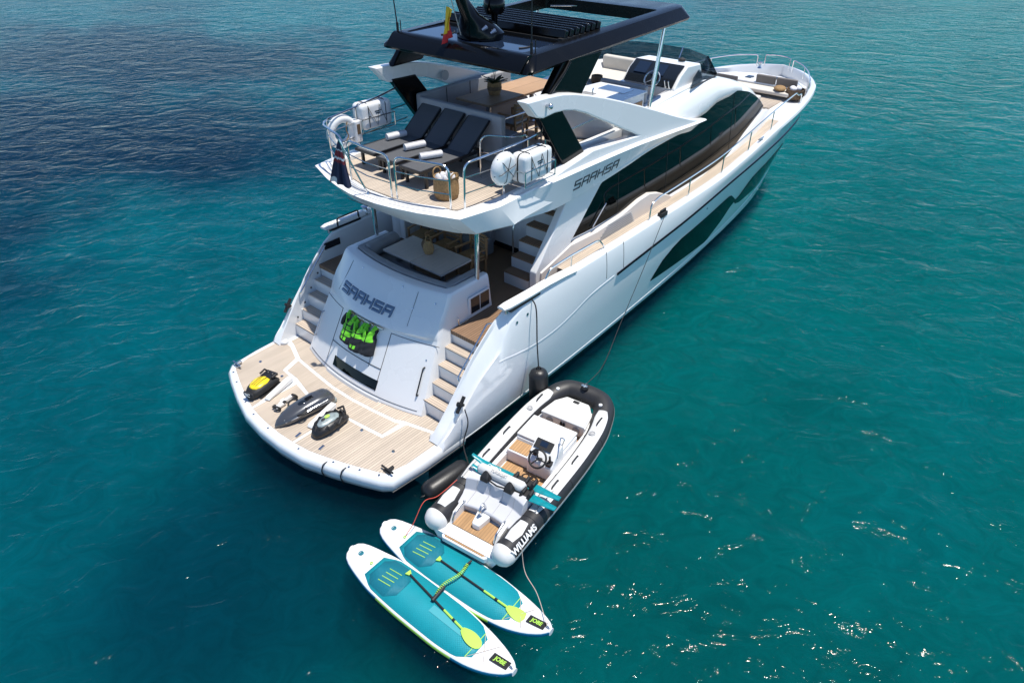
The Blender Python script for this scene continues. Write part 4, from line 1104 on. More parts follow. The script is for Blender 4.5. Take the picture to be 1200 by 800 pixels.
rail("starboard_rail", [(3.22, -1.74, 4.2), (3.24, -1.74, zt-0.02), (3.6, -1.80, zt), (4.6, -1.84, zt+0.02), (5.75, -1.84, 5.10)], 0.02, 0.16,
     [(4.12, -1.84, zt), (5.3, -1.84, 5.05)], [[(3.24, -1.75, z), (4.12, -1.84, z), (5.9, -1.84, z+0.05)] for z in (4.46, 4.74)])
rail("stairwell_rail", [(4.6, -0.85, 4.12), (4.6, -0.85, 4.95), (4.9, -1.45, 4.95), (5.2, -1.52, 4.95), (5.2, -1.52, 4.12)], 0.018, 0.22, (), [[(4.6, -0.85, 4.62), (4.75, -1.2, 4.62), (5.2, -1.52, 4.62)]], base=4.12)
rail("stairwell_rail", [(5.5, -0.62, 4.12), (5.5, -0.62, 4.98), (6.7, -0.66, 4.98), (6.7, -0.66, 4.12)], 0.018, 0.10, [(6.1, -0.64, 4.98)], [[(5.5, -0.62, 4.6), (6.7, -0.66, 4.6)]], base=4.12)
rail("coaming_rail", [(5.75, -1.80, 4.86), (8.0, -1.80, 4.92)], 0.016, 0.1)

# side deck and bow rails
def deck_rail(sd):
    def pt(x, dz): return (x, sd*(Bs(x)-0.15), Zs(x)+dz)
    m1 = MB().tube(fillet([pt(4.4, -0.02), pt(4.6, 0.26), pt(5.3, 0.28), pt(6.25, 0.26), pt(6.5, -0.02)], 0.12), 0.018, 8).build("side_rail", M['steel'], YACHT)
    MB().tube([pt(5.3, 0), pt(5.3, 0.28)], 0.015, 8).build("rail_post", M['steel'], m1)
    xs = [8.3+i*(16.9-8.3)/26 for i in range(27)]
    hh = lambda x: 0.44+0.10*max(0, min(1, (x-9)/5))
    path = [pt(8.28, -0.02)]+[pt(8.3, 0.36)]+[pt(x, hh(x)) for x in xs[1:-1]]+[pt(17.2, 0.52), pt(17.5, 0.36), pt(17.9, 0.30), pt(18.0, 0.0)]
    m2 = MB().tube(fillet(path, 0.10, 3), 0.018, 8).build("side_rail", M['steel'], YACHT)
    for x in (10.1, 11.9, 13.6, 15.3): MB().tube([pt(x, 0), pt(x, hh(x))], 0.015, 8).build("rail_post", M['steel'], m2)
    # fairlead on the bulwark by the mooring line
    mb = MB(); c = V(8.72, sd*(Bs(8.7)-0.06), 2.5); mb.box(c, (0.26, 0.12, 0.10)); mb.tube([c+V(-0.1, 0, 0.03), c+V(-0.1, 0, 0.10), c+V(0.1, 0, 0.10), c+V(0.1, 0, 0.03)], 0.025, 8)
    mb.build("fairlead", M['black'], YACHT, bevel=0.01)
    for x in (14.4, 3.6):
        mb = MB(); c = V(x, sd*(Bs(x)-0.10), Zs(x)+0.02); mb.tube([c+V(-0.16, 0, 0.05), c+V(0.16, 0, 0.05)], 0.02, 8); mb.tube([c+V(-0.06, 0, 0), c+V(-0.06, 0, 0.05)], 0.02, 8); mb.tube([c+V(0.06, 0, 0), c+V(0.06, 0, 0.05)], 0.02, 8)
        mb.build("cleat", M['chrome'], YACHT)
for sd in (-1, 1): deck_rail(sd)
def bow_rail(pts, posts):
    P = [Vector((x, y, z)) for x, y, z in pts]
    zb = lambda p: Zs(p.x)-0.02
    m_ = MB().tube(fillet([Vector((P[0].x, P[0].y, zb(P[0])))]+smooth_path(P, 4)+[Vector((P[-1].x, P[-1].y, zb(P[-1])))], 0.10, 4), 0.018, 8).build("bow_rail", M['steel'], YACHT)
    for (x, y) in posts: MB().tube([(x, y, Zs(x)-0.02), (x, y, 3.50)], 0.015, 8).build("rail_post", M['steel'], m_)
bow_rail([(17.6, 2.12, 3.38), (18.6, 2.02, 3.44), (19.6, 1.84, 3.49), (20.66, 1.36, 3.51), (21.25, 0.72, 3.51)], [(19.7, 1.80)])
bow_rail([(21.40, 0.50, 3.51), (21.52, 0.18, 3.52), (21.48, -0.2, 3.52), (21.30, -0.46, 3.51)], [])
bow_rail([(21.18, -0.62, 3.51), (20.75, -1.05, 3.51), (20.1, -1.52, 3.48), (19.2, -1.95, 3.42)], [(20.5, -1.28)])
# boarding gear on the port quarter
MB().tube(fillet([(3.5, 2.50, 2.5), (3.5, 2.50, 2.68), (4.1, 2.52, 2.68), (4.1, 2.52, 2.5)], 0.05), 0.018, 8).build("grab_rail", M['black'], YACHT)
mb = MB(); mb.lathe([(0.09, 0), (0.06, 0.04), (0.05, 0.14), (0.09, 0.17), (0.0, 0.19)], (4.35, 2.58, 2.50), (0, 0, 1), 14); mb.build("capstan", M['chrome'], YACHT)
MB().box((3.25, 2.455, 2.18), (0.42, 0.02, 0.15)).build("side_screen", M['screen'], YACHT)

# ------------------------------------------------------------------ hardtop
def rr(x0, x1, y, r, z, n=7, bulge=0.0):
    """rounded rectangle ring, counter clockwise"""
    out = []
    for (cx_, cy_, a0) in ((x1-r, y-r, 0), (x0+r, y-r, 90), (x0+r, -y+r, 180), (x1-r, -y+r, 270)):
        for k in range(n+1):
            a = R(a0+90*k/n)
            out.append((cx_+r*math.cos(a), cy_+r*math.sin(a), z))
    return [(x+bulge*(1-(abs(yy)/y)**2)*max(0, (x-(x0+x1)/2)/((x1-x0)/2)), yy, zz) for x, yy, zz in out]
def tilt(r): return [(x, y, z+(x-5.0)*0.034) for x, y, z in r]
rings = [rr(4.98, 10.1, 1.55, 0.25, 6.14, bulge=0.5), rr(4.74, 10.34, 1.88, 0.12, 6.12, bulge=0.6), rr(4.76, 10.36, 1.915, 0.14, 6.17, bulge=0.6), rr(4.94, 10.30, 1.74, 0.20, 6.37, bulge=0.6), rr(5.00, 10.25, 1.68, 0.22, 6.385, bulge=0.58), rr(5.08, 9.55, 1.50, 0.06, 6.385, bulge=0.30), rr(5.08, 9.55, 1.50, 0.06, 6.14, bulge=0.30)]
rings = [tilt(r) for r in rings]
rings.append(rings[0])
mb = MB(); mb.loft(rings, True, (False, False))
for fi, fc in enumerate(mb.f):
    if sum(mb.v[i][0] for i in fc)/len(fc) < 5.06: mb.m[fi] = 1
HT = mb.build("hardtop", [M['carbon_grey'], M['carbon']], YACHT, ang=30)
# black aft lip
mb = MB(); mb.prism([(4.72, 6.11), (4.70, 6.16), (4.90, 6.365), (4.97, 6.392), (5.04, 6.392), (5.04, 6.10)], 'y', -1.72, 1.72)
mb.build("aft_lip", M['carbon'], HT, bevel=0.012)
MB().prism([(5.03, 6.30), (5.03, 6.372), (6.05, 6.388), (6.05, 6.30)], 'y', -1.52, 1.52).build("roof_panel", M['roof_glass'], HT)
MB().prism([(6.02, 6.30), (6.02, 6.400), (6.22, 6.405), (6.22, 6.30)], 'y', -1.53, 1.53).build("cross_beam", M['carbon'], HT, bevel=0.01)
for y in (-1.0, 0.95):
    mb = MB(); n = 24
    mb.tube([(5.50+0.27*math.cos(a), y+0.27*math.sin(a), 6.386) for a in [math.pi*(1.25+0.5*0)+k*math.pi*0.62/n for k in range(n+1)]], 0.014, 6)
    mb.build("roof_handle", M['black'], HT)
# stacked louvres drawn back over the opening
for k in range(7):
    x = 6.30+k*0.175
    c = V(x, 0.0, 6.50+k*0.004)
    MB().box(c, (0.13, 3.02, 0.16), Matrix.Rotation(0.25, 3, 'Y')).build("roof_louvre", M['carbon'], HT, bevel=0.03)
MB().box((6.86, 0, 6.415), (1.34, 2.96, 0.02)).build("louvre_sun_block", M['black'], HT)  # added plate that keeps sun stripes between the louvres off the table
for sd in (-1, 1): MB().box((6.9, sd*1.46, 6.42), (1.5, 0.10, 0.06)).build("louvre_track", M['black'], HT)
# opening's forward and side edges
MB().tube([(9.2, 1.1, 6.42), (9.6, 0.6, 6.42)], 0.012, 6).build("roof_stay", M['steel'], HT)
# mast, radar dome and aerials
mb = MB()
rings = []
for (x, z, a, b) in ((5.58, 6.39, 0.34, 0.50), (5.60, 6.50, 0.36, 0.52), (5.52, 6.62, 0.30, 0.40), (5.34, 6.80, 0.20, 0.16), (5.16, 7.05, 0.15, 0.10), (4.98, 7.40, 0.12, 0.08), (4.90, 7.62, 0.08, 0.06)):
    rings.append([(x+a*math.cos(2*math.pi*k/16), b*math.sin(2*math.pi*k/16), z) for k in range(16)])
mb.loft(rings); MAST = mb.build("radar_mast", M['carbon'], HT, ang=40)
mb = MB(); mb.lathe([(0.05, -0.3), (0.07, -0.12), (0.17, -0.09), (0.205, 0.0), (0.20, 0.12), (0.15, 0.22), (0.06, 0.28), (0.0, 0.285)], (5.92, -0.08, 6.86), (0, 0, 1), 24)
mb.build("radar_dome", M['carbon'], MAST)
mb = MB(); mb.tube([(5.62, 0, 6.6), (5.92, -0.08, 6.6)], 0.06, 8); mb.tube([(5.92, -0.08, 6.45), (5.92, -0.08, 6.62)], 0.05, 8); mb.build("dome_bracket", M['black'], MAST)
mb = MB()
for (x, y, z) in ((5.3, -0.32, 6.58), (5.42, -0.42, 6.52), (5.72, 0.3, 6.72), (5.55, -0.3, 6.44)): mb.tube([(x, y, z), (x+0.10, y-0.03, z+0.04)], [0.02, 0.045], 10)
mb.build("horn", M['chrome'], MAST)
for (x, y, h, dx) in ((4.98, 1.62, 1.6, -0.14), (5.16, -1.60, 1.7, -0.02)):
    mb = MB(); mb.tube([(x, y, 6.39), (x, y, 6.55)], 0.025, 8); mb.tube([(x, y, 6.5), (x+dx*0.5, y, 6.5+h*0.5), (x+dx, y, 6.5+h)], [0.013, 0.010, 0.006], 6)
    mb.tube([(x+0.02, y-0.07, 6.39), (x+0.02, y-0.07, 6.60)], 0.01, 6)
    mb.build("whip_aerial", M['black'], HT)
# ------------------------------------------------------------------ things on the flybridge
def make_lounger():
    t = thing("sun_lounger", "charcoal sun lounger nearest the port rail with a rolled towel", "sun lounger", (0, 0, 0), 0, "sun loungers on the aft flybridge")
    W = 0.262
    mb = MB(); mb.prism([(0.0, 0.335), (0.0, 0.36), (1.22, 0.36), (1.22, 0.335)], 'y', -W, W); mb.build("seat_sling", M['mesh'], t, bevel=0.008)
    mb = MB(); mb.prism([(1.22, 0.338), (1.225, 0.362), (1.86, 0.87), (1.875, 0.85)], 'y', -W, W); mb.build("back_sling", M['mesh'], t, bevel=0.008)
    mb = MB()
    for sd in (-1, 1): mb.box((0.80, sd*(W+0.012), 0.335), (1.66, 0.035, 0.055)); mb.box((1.56, sd*(W+0.01), 0.60), (0.80, 0.03, 0.04), Matrix.Rotation(-math.atan2(0.49, 0.63), 3, 'Y'))
    mb.box((-0.02, 0, 0.335), (0.03, 2*W, 0.05)); mb.box((1.62, 0, 0.335), (0.03, 2*W, 0.05))
    mb.build("frame", M['lframe'], t)
    for (x, sd) in ((0.12, -1), (0.12, 1), (1.56, -1), (1.56, 1)): MB().box((x, sd*(W-0.0), 0.155), (0.05, 0.05, 0.31)).build("leg", M['lframe'], t)
    mb = MB()
    for sd in (-1, 1): mb.tube([(1.45, sd*W*0.9, 0.33), (1.62, sd*W*0.9, 0.66)], 0.012, 6)
    mb.build("backrest_stay", M['lframe'], t)
    return t
LZ = 4.126
L0 = make_lounger()
spots = [((3.52, 1.20, LZ), "charcoal sun lounger nearest the port rail with a rolled towel"),
         ((3.46, 0.50, LZ), "charcoal sun lounger in the middle of the three on the aft flybridge"),
         ((3.42, -0.20, LZ), "charcoal sun lounger beside the towel basket, farthest from the port rail")]
L0.location = spots[0][0]
for p, l in spots[1:]: dup(L0, p, 0.0, l)
def towel_roll(c, ang, L=0.44, r=0.072, label=None):
    mb = MB(); n = 60
    d = Vector((math.cos(ang), math.sin(ang), 0)); e = Vector((-d.y, d.x, 0)); c = Vector(c)
    prof = []
    for i in range(n+1):
        a = i/n*4.2*2*math.pi; q = 0.006+(r-0.006)*i/n
        prof.append(e*(q*math.cos(a))+Vector((0, 0, q*math.sin(a))))
    inn = [p*(1-0.010/max(p.length, 0.012)) for p in prof]
    ring = prof+list(reversed(inn))
    rings = []
    for k in range(5):
        o = c+d*(L*(k/4-0.5)); s = 1.0 if 0 < k < 4 else 0.97
        rings.append([o+p*s for p in ring])
    mb.loft(rings)
    return mb.build("rolled_towel", M['towel'], None, ang=50, label=label, cat="towel", group="rolled towels on the loungers")
towel_roll((4.40, 1.28, LZ+0.434), 0.18-math.pi/2+1.2, label="rolled white towel on the lounger nearest the port rail")
towel_roll((4.20, 0.52, LZ+0.434), 0.10-math.pi/2+1.2, label="rolled white towel on the middle lounger")
towel_roll((4.02, -0.12, LZ+0.434), -0.05-math.pi/2+1.2, label="rolled white towel on the lounger beside the basket")
# basket of towels
t = thing("towel_basket", "round woven seagrass basket full of towels behind the stern rail", "basket", (3.50, -1.02, LZ))
mb = MB(); n = 40
prof = [(0.0, 0.0), (0.20, 0.0), (0.225, 0.08), (0.23, 0.2), (0.22, 0.32), (0.215, 0.40), (0.195, 0.40), (0.20, 0.30), (0.205, 0.12), (0.0, 0.10)]
prof2 = []
for a, b in zip(prof, prof[1:]):
    for k in range(4): prof2.append((lerp(a[0], b[0], k/4)+(0.004 if (k % 2 and a[0] > 0.19) else 0), lerp(a[1], b[1], k/4)))
mb.lathe(prof2+[prof[-1]], n=n); mb.build("basket_body", M['wicker'], t, ang=60)
for sd in (-1, 1):
    MB().tube(smooth_path([(-0.10, sd*0.212, 0.36), (-0.08, sd*0.225, 0.46), (0.0, sd*0.23, 0.50), (0.08, sd*0.225, 0.46), (0.10, sd*0.212, 0.36)], 4), 0.013, 8).build("handle", M['wicker'], t)
rnd = random.Random(3)
for k, (x, y) in enumerate(((-0.08, -0.06), (0.07, -0.09), (0.0, 0.07), (0.10, 0.06), (-0.11, 0.08))):
    mb = MB(); rings = []
    for j in range(7):
        z = 0.14+j*0.05; q = 0.065*(1 if j < 5 else (0.9 if j == 5 else 0.4))
        rings.append([(3.50+x+q*math.cos(2*math.pi*i/12)*(1+0.12*math.sin(3*i+k)), -1.02+y+q*math.sin(2*math.pi*i/12)*(1+0.12*math.cos(2*i+k)), LZ+z+0.02*math.sin(k*2+i)*(j > 4)) for i in range(12)])
    mb.loft(rings); mb.build("hand_towel", M['towel'], None, ang=60, label="white hand towel rolled upright in the seagrass basket", cat="towel", group="towels in the seagrass basket")
# fly dining table and chairs
t = thing("fly_dining_table", "long teak dining table on the flybridge under the hardtop", "table", (7.4, 0.78, 4.126))
MB().box((0, 0, 0.80), (2.5, 0.98, 0.05)).build("tabletop", M['wood'], t, bevel=0.008)
for x in (-0.75, 0.75): MB().lathe([(0.22, 0), (0.22, 0.02), (0.06, 0.05), (0.05, 0.76), (0.16, 0.775)], (x, 0, 0), n=20).build("pedestal", M['chrome'], t)
def make_chair(name, label, group, m=None, cush=None):
    t = thing(name, label, "chair", (0, 0, 0), 0, group)
    m = m or M['chairwood']
    mb = MB(); mb.box((0, 0, 0.44), (0.46, 0.48, 0.035))
    for k in range(6): mb.box((-0.19+k*0.076, 0, 0.462), (0.06, 0.46, 0.012))
    mb.build("seat", m, t, bevel=0.004)
    for (x, y) in ((0.2, 0.22), (0.2, -0.22), (-0.2, 0.22), (-0.2, -0.22)): MB().box((x, y, 0.215), (0.045, 0.045, 0.43)).build("leg", m, t)
    mb = MB()
    for k in range(5):   # curved slatted back
        z = 0.56+k*0.075
        mb.loft([[(-0.20-0.05*math.cos(a*1.2)-0.02*k*0.4, 0.26*math.sin(a)*1.0, z), (-0.20-0.05*math.cos(a*1.2)-0.02*k*0.4, 0.26*math.sin(a), z+0.045), (-0.23-0.05*math.cos(a*1.2)-0.02*k*0.4, 0.27*math.sin(a), z+0.045), (-0.23-0.05*math.cos(a*1.2)-0.02*k*0.4, 0.27*math.sin(a), z)] for a in [-1.3+2.6*i/10 for i in range(11)]])
    mb.build("backrest", m, t)
    for sd in (-1, 1):
        mb = MB(); mb.box((0.0, sd*0.25, 0.66), (0.44, 0.045, 0.03)); mb.box((0.2, sd*0.25, 0.54), (0.04, 0.04, 0.22)); mb.box((-0.21, sd*0.25, 0.68), (0.04, 0.04, 0.48)); mb.build("armrest", m, t)
    if cush: MB().box((0, 0, 0.50), (0.42, 0.44, 0.06)).build("cushion", cush, t, bevel=0.02)
    return t
c0 = make_chair("teak_armchair", "slatted teak armchair at the flybridge table, aft end", "teak chairs along the flybridge table", cush=M['sofa_light'])
c0.location = (6.55, -0.02, 4.126); c0.rotation_euler = (0, 0, math.pi/2+0.1)
dup(c0, (7.30, -0.05, 4.126), math.pi/2-0.05, "slatted teak armchair in the middle of the flybridge table's open side")
dup(c0, (8.05, -0.02, 4.126), math.pi/2, "slatted teak armchair at the flybridge table, nearest the wet bar")
# orchid
t = thing("potted_orchid", "orchid with dark leaves in a woven pot on the flybridge table", "plant", (6.88, 0.80, 4.952))
mb = MB(); mb.lathe([(0.0, 0), (0.12, 0), (0.15, 0.10), (0.155, 0.2), (0.15, 0.27), (0.12, 0.27), (0.12, 0.22), (0, 0.22)], n=24); mb.build("pot", M['wicker'], t, ang=60)
mb = MB(); mb.lathe([(0.150, 0.10), (0.158, 0.11), (0.160, 0.17), (0.155, 0.18)], n=24); mb.build("pot_band", M['wicker_dark'], t)
mb = MB(); rnd = random.Random(5)
for k in range(16):
    a = k*2.4; L = 0.18+rnd.random()*0.12; tilt_ = 0.5+rnd.random()*0.7
    d = Vector((math.cos(a), math.sin(a), 0)); e = Vector((-d.y, d.x, 0))
    rings = []
    for j in range(6):
        s = j/5; p = d*(0.03+L*s*math.cos(tilt_*(1-s*0.5)))+Vector((0, 0, 0.2+L*math.sin(tilt_)*s-0.06*s*s)); w_ = 0.055*math.sin(math.pi*min(1, 0.15+s*0.85))+0.003
        rings.append([p-e*w_+V(0, 0, 0.01), p, p+e*w_+V(0, 0, 0.01), p-V(0, 0, 0.006)])
    mb.loft(rings)
mb.build("leaves", M['leaf'], t, ang=60)
mb = MB()
for (dx, dy, h) in ((0.06, 0.05, 0.50), (-0.05, 0.06, 0.55), (0.02, -0.08, 0.45)): mb.tube(smooth_path([(0, 0, 0.2), (dx*0.3, dy*0.3, 0.2+h*0.5), (dx, dy, 0.2+h*0.9), (dx*2.0, dy*2, 0.2+h)], 4), 0.005, 5)
mb.build("stem", M['leaf'], t)
# small bowl stand by the companion seat
t = thing("side_stand", "small wooden stand with a woven pot beside the companion bench", "side table", (9.75, 0.05, 4.126))
mb = MB(); mb.box((0, 0, 0.62), (0.5, 0.5, 0.04)); mb.lathe([(0.14, 0), (0.05, 0.03), (0.05, 0.6)], n=14); mb.build("stand_top", M['wood_pale'], t)
t = thing("woven_pot", "squat woven pot on the small wooden stand", "pot", (9.75, 0.05, 4.768))
MB().lathe([(0, 0), (0.12, 0), (0.15, 0.08), (0.13, 0.18), (0.10, 0.18), (0.10, 0.1), (0, 0.1)], n=20).build("pot_body", M['wicker_dark'], t)
# pouf
t = thing("round_pouf", "round grey pouf inside the curved stainless rail by the flybridge stairs", "pouf", (5.15, -1.12, 4.126))
MB().lathe([(0, 0), (0.22, 0), (0.245, 0.04), (0.25, 0.40), (0.22, 0.45), (0.0, 0.46)], n=28).build("pouf_body", M['sofa'], t, ang=40)
# life rafts and lifebuoys hung on the rails
def make_raft(loc, label, L, rz, lean):
    t = thing("life_raft", label, "life raft", loc, rz, "life raft canisters on the flybridge rails")
    rot = Matrix.Rotation(lean, 3, 'X')
    mb = MB()
    for sd in (-1, 1):
        rings = []
        for (d, s) in ((0.012, 1.0), (0.10, 1.0), (0.14, 0.97), (0.165, 0.88), (0.172, 0.7)):
            rings.append([rot @ Vector((p[0]*s, sd*d, p[1]*s)) for p in [(x, y) for x, y, _ in rr(-L/2, L/2, 0.26, 0.09, 0)]])
        mb.loft(rings)
    mb.build("shell", M['gel'], t, ang=40)
    mb = MB(); mb.loft([[rot @ Vector((p[0]*1.005, d, p[1]*1.005)) for p in rr(-L/2, L/2, 0.26, 0.09, 0)] for d in (-0.014, 0.014)]); mb.build("joint_band", M['black'], t)
    for x in (-L*0.28, L*0.28): MB().tube([rot @ Vector(q) for q in [(x, 0.178, -0.2), (x, 0.178, 0.2), (x, 0.12, 0.268), (x, -0.12, 0.268), (x, -0.178, 0.2), (x, -0.178, -0.2), (x, -0.12, -0.268), (x, 0.12, -0.268)]], 0.008, 6, True).build("lashing", M['seam'], t)
    mb = MB(); mb.tube([rot @ Vector(q) for q in [(-L*0.28, -0.182, 0.18), (-0.02, -0.182, -0.2), (0.06, -0.182, 0.2), (L*0.28, -0.182, -0.18)]], 0.006, 5); mb.build("painter_cord", M['seam'], t)
    mb = MB()
    for z in (-0.285, -0.02): mb.tube([rot @ Vector(q) for q in [(-L/2-0.04, -0.20, z), (L/2+0.04, -0.20, z), (L/2+0.04, 0.19, z), (-L/2-0.04, 0.19, z)]], 0.010, 6, True)
    for x in (-L/2-0.03, L/2+0.03): mb.tube([rot @ Vector((x, -0.2, -0.29)), rot @ Vector((x, -0.2, 0.0))], 0.01, 6)
    mb.build("cradle", M['steel'], t)
    mb = MB()
    for (x, w_, z) in ((0.02, 0.16, 0.08), (0.02, 0.12, 0.04), (0.03, 0.14, -0.03), (-0.2, 0.05, 0.0)): mb.box((x, -0.1745, z), (w_, 0.003, 0.022)) if lean == 0 else None
    if mb.v: mb.build("stencil", M['ink'], t)
    return t
make_raft((4.68, -2.03, 4.66), "white life raft canister on the starboard flybridge rail by the round lifebuoy cover", 0.82, 0.02, 0)
r_ = make_raft((4.42, 2.0, 4.86), "white life raft canister on the port flybridge rail, dark stencils on its side", 0.78, -0.03, 0)
def make_buoy(loc, label, rz, cover):
    t = thing("lifebuoy", label, "lifebuoy", loc, rz, "lifebuoys on the flybridge rails")
    mb = MB(); n = 36
    if not cover:
        mb.torus((0, 0, 0), 0.26, 0.085, (0, 1, 0.08), 36, 14); mb.build("ring", M['gel'], t, ang=60)
        mb = MB()
        for a in (0.7, 2.3, 3.9, 5.5): 
            c = Vector((math.cos(a)*0.26, 0, math.sin(a)*0.26)); mb.torus(c, 0.088, 0.010, (-math.sin(a), 0, math.cos(a)), 16, 6)
        mb.build("band", M['white_cloth'], t)
        MB().tube(smooth_path([(0.1, -0.09, 0.2), (0.05, -0.10, 0.05), (0.09, -0.09, -0.08), (0.02, -0.09, -0.17)], 4), 0.012, 6).build("heaving_line", M['wicker'], t)
    else:
        mb.lathe([(0.0, -0.09), (0.18, -0.10), (0.27, -0.075), (0.30, 0.0), (0.27, 0.075), (0.18, 0.10), (0, 0.09)], ax=(0, 1, 0.05), n=36); mb.build("cover", M['gel'], t, ang=60)
        mb = MB()
        for k in range(6):
            a = k*math.pi/3+0.2; mb.tube([(0, -0.105, 0), (math.cos(a)*0.2, -0.112, math.sin(a)*0.2), (math.cos(a)*0.30, -0.02, math.sin(a)*0.30)], 0.006, 5)
        mb.build("lacing", M['seam'], t)
    return t
make_buoy((3.98, -1.97, 4.74), "lifebuoy in a laced white cover beside the starboard life raft", 0.03, True)
make_buoy((3.62, 2.03, 4.66), "open white ring lifebuoy on the port flybridge rail", -0.05, False)
# white box next to port buoy
t = thing("rail_locker", "small white box between the port lifebuoy and the life raft", "box", (3.93, 1.98, 4.62))
MB().box((0, 0, 0), (0.16, 0.22, 0.44)).build("locker_body", M['gel'], t, bevel=0.03)
MB().box((0.0, -0.113, 0.05), (0.08, 0.006, 0.2)).build("sticker", M['wicker_dark'], t)

# flags
def cloth(fn, nu, nv, zones):
    mb = MB()
    g = [[fn(i/nu, j/nv) for j in range(nv+1)] for i in range(nu+1)]
    o = len(mb.v)
    mb.add([p for r in g for p in r], [])
    for i in range(nu):
        for j in range(nv):
            a = i*(nv+1)+j
            mb.f.append((a, a+1, a+nv+2, a+nv+1)); mb.m.append(zones(i/nu, j/nv))
    return mb
t = thing("ensign", "dark blue drooping ensign with a red and white canton on its stern staff", "flag", (2.56, 0.02, 4.2))
staff = [(0, 0, 0), (-0.16, 0.16, 0.60), (-0.26, 0.26, 1.02)]
MB().tube([(0, 0, 0), (-0.14, 0.10, 0.45), (-0.31, 0.22, 1.02)], [0.017, 0.016, 0.014], 8).build("staff", M['steel'], t)
MB().lathe([(0.04, 0), (0.04, 0.015), (0.02, 0.05)], n=12).build("staff_socket", M['chrome'], t)
def fl(u, v):   # hangs from the top of the staff in folds
    top = Vector((-0.30, 0.215, 1.0)); dn = v*0.86
    spread = 0.03+0.36*v**0.9
    x = top.x+0.05*v-spread*(u-0.15)*0.45+0.035*math.sin(u*17)*v
    y = top.y-0.02*v+spread*(u-0.15)*0.9+0.035*math.cos(u*14)*v
    return (x, y, top.z-dn*(1-0.10*u)+0.012*math.sin(u*23))
def zone(u, v):
    if 0.22 < v < 0.36: return 1
    if 0.42 < v < 0.5: return 1
    if 0.19 < v <= 0.22 or 0.36 <= v < 0.42: return 2
    return 2 if (v > 0.85 and 0.75 < u < 0.95) else 0
o = cloth(fl, 48, 40, zone).build("flag_cloth", [M['flagblue'], M['flagred'], M['white_cloth']], t, ang=80, recalc=False)
s_ = o.modifiers.new("t", 'SOLIDIFY'); s_.thickness = 0.004
t = thing("courtesy_flag", "red and yellow flag hanging from the mast on the black hardtop", "flag", (4.86, 0.05, 6.39))
MB().tube([(0.22, -0.05, 0.10), (0.10, -0.03, 0.5), (-0.02, 0, 0.95), (0.0, 0, 1.2)], 0.008, 6).build("halyard", M['rope_pale'], t)
def fl2(u, v):
    return (-0.02+0.10*u*v+0.03*math.sin(u*12+v*4)*v, 0.02+0.16*v-0.10*u+0.12*u*v*math.cos(2*v)+0.03*math.cos(u*12), 0.60-0.66*v-0.05*u+0.22*u*v)
o = cloth(fl2, 24, 30, lambda u, v: 1 if (v > 0.72 or (u > 0.72 and v > 0.25)) else 0).build("flag_cloth", [M['flagyellow'], M['red']], t, ang=80, recalc=False)
s_ = o.modifiers.new("t", 'SOLIDIFY'); s_.thickness = 0.004

# ------------------------------------------------------------------ cockpit
t = thing("cockpit_table", "pale folding dining table in the cockpit inside the grey sofa", "table", (3.80, 0.0, 1.845))
mb = MB(); mb.box((0, 0.43, 0.655), (0.86, 0.84, 0.05)); mb.box((0, -0.435, 0.655), (0.86, 0.87, 0.05)); mb.build("tabletop", M['wood_pale'], t, bevel=0.01)
for y in (-0.45, 0.45): MB().lathe([(0.20, 0), (0.20, 0.02), (0.06, 0.05), (0.05, 0.62), (0.16, 0.63)], (0, y, 0), n=20).build("pedestal", M['chrome'], t)
for (x, y, r_, h, lab, m_) in ((3.86, -0.02, 0.115, 0.30, "larger woven vase with a handle on the cockpit table", 'wicker'), (3.98, 0.20, 0.085, 0.22, "smaller dark woven vase on the cockpit table", 'wicker_dark')):
    v_ = thing("woven_vase", lab, "vase", (x, y, 2.527), 0, "vases on the cockpit table")
    MB().lathe([(0, 0), (r_*0.75, 0), (r_, h*0.3), (r_*0.95, h*0.55), (r_*0.6, h*0.85), (r_*0.62, h), (r_*0.5, h), (r_*0.5, h*0.8), (0, h*0.6)], n=24).build("vase_body", M[m_], v_, ang=60)
    if m_ == 'wicker': MB().tube(smooth_path([(-r_*0.55, 0, h*0.95), (-r_*0.5, 0, h*1.2), (0, 0, h*1.36), (r_*0.5, 0, h*1.2), (r_*0.55, 0, h*0.95)], 4), 0.010, 6).build("handle", M['wicker'], v_)
c1 = make_chair("teak_armchair", "teak armchair on the forward side of the cockpit table, to port", "teak chairs at the cockpit table", cush=M['wicker'])
c1.location = (4.62, 0.25, 1.845); c1.rotation_euler = (0, 0, math.pi)
dup(c1, (4.60, -0.50, 1.845), math.pi-0.12, "teak armchair at the cockpit table nearest the starboard pillar")
dup(c1, (4.66, 1.0, 1.845), math.pi+0.1, "teak armchair at the port end of the cockpit table")

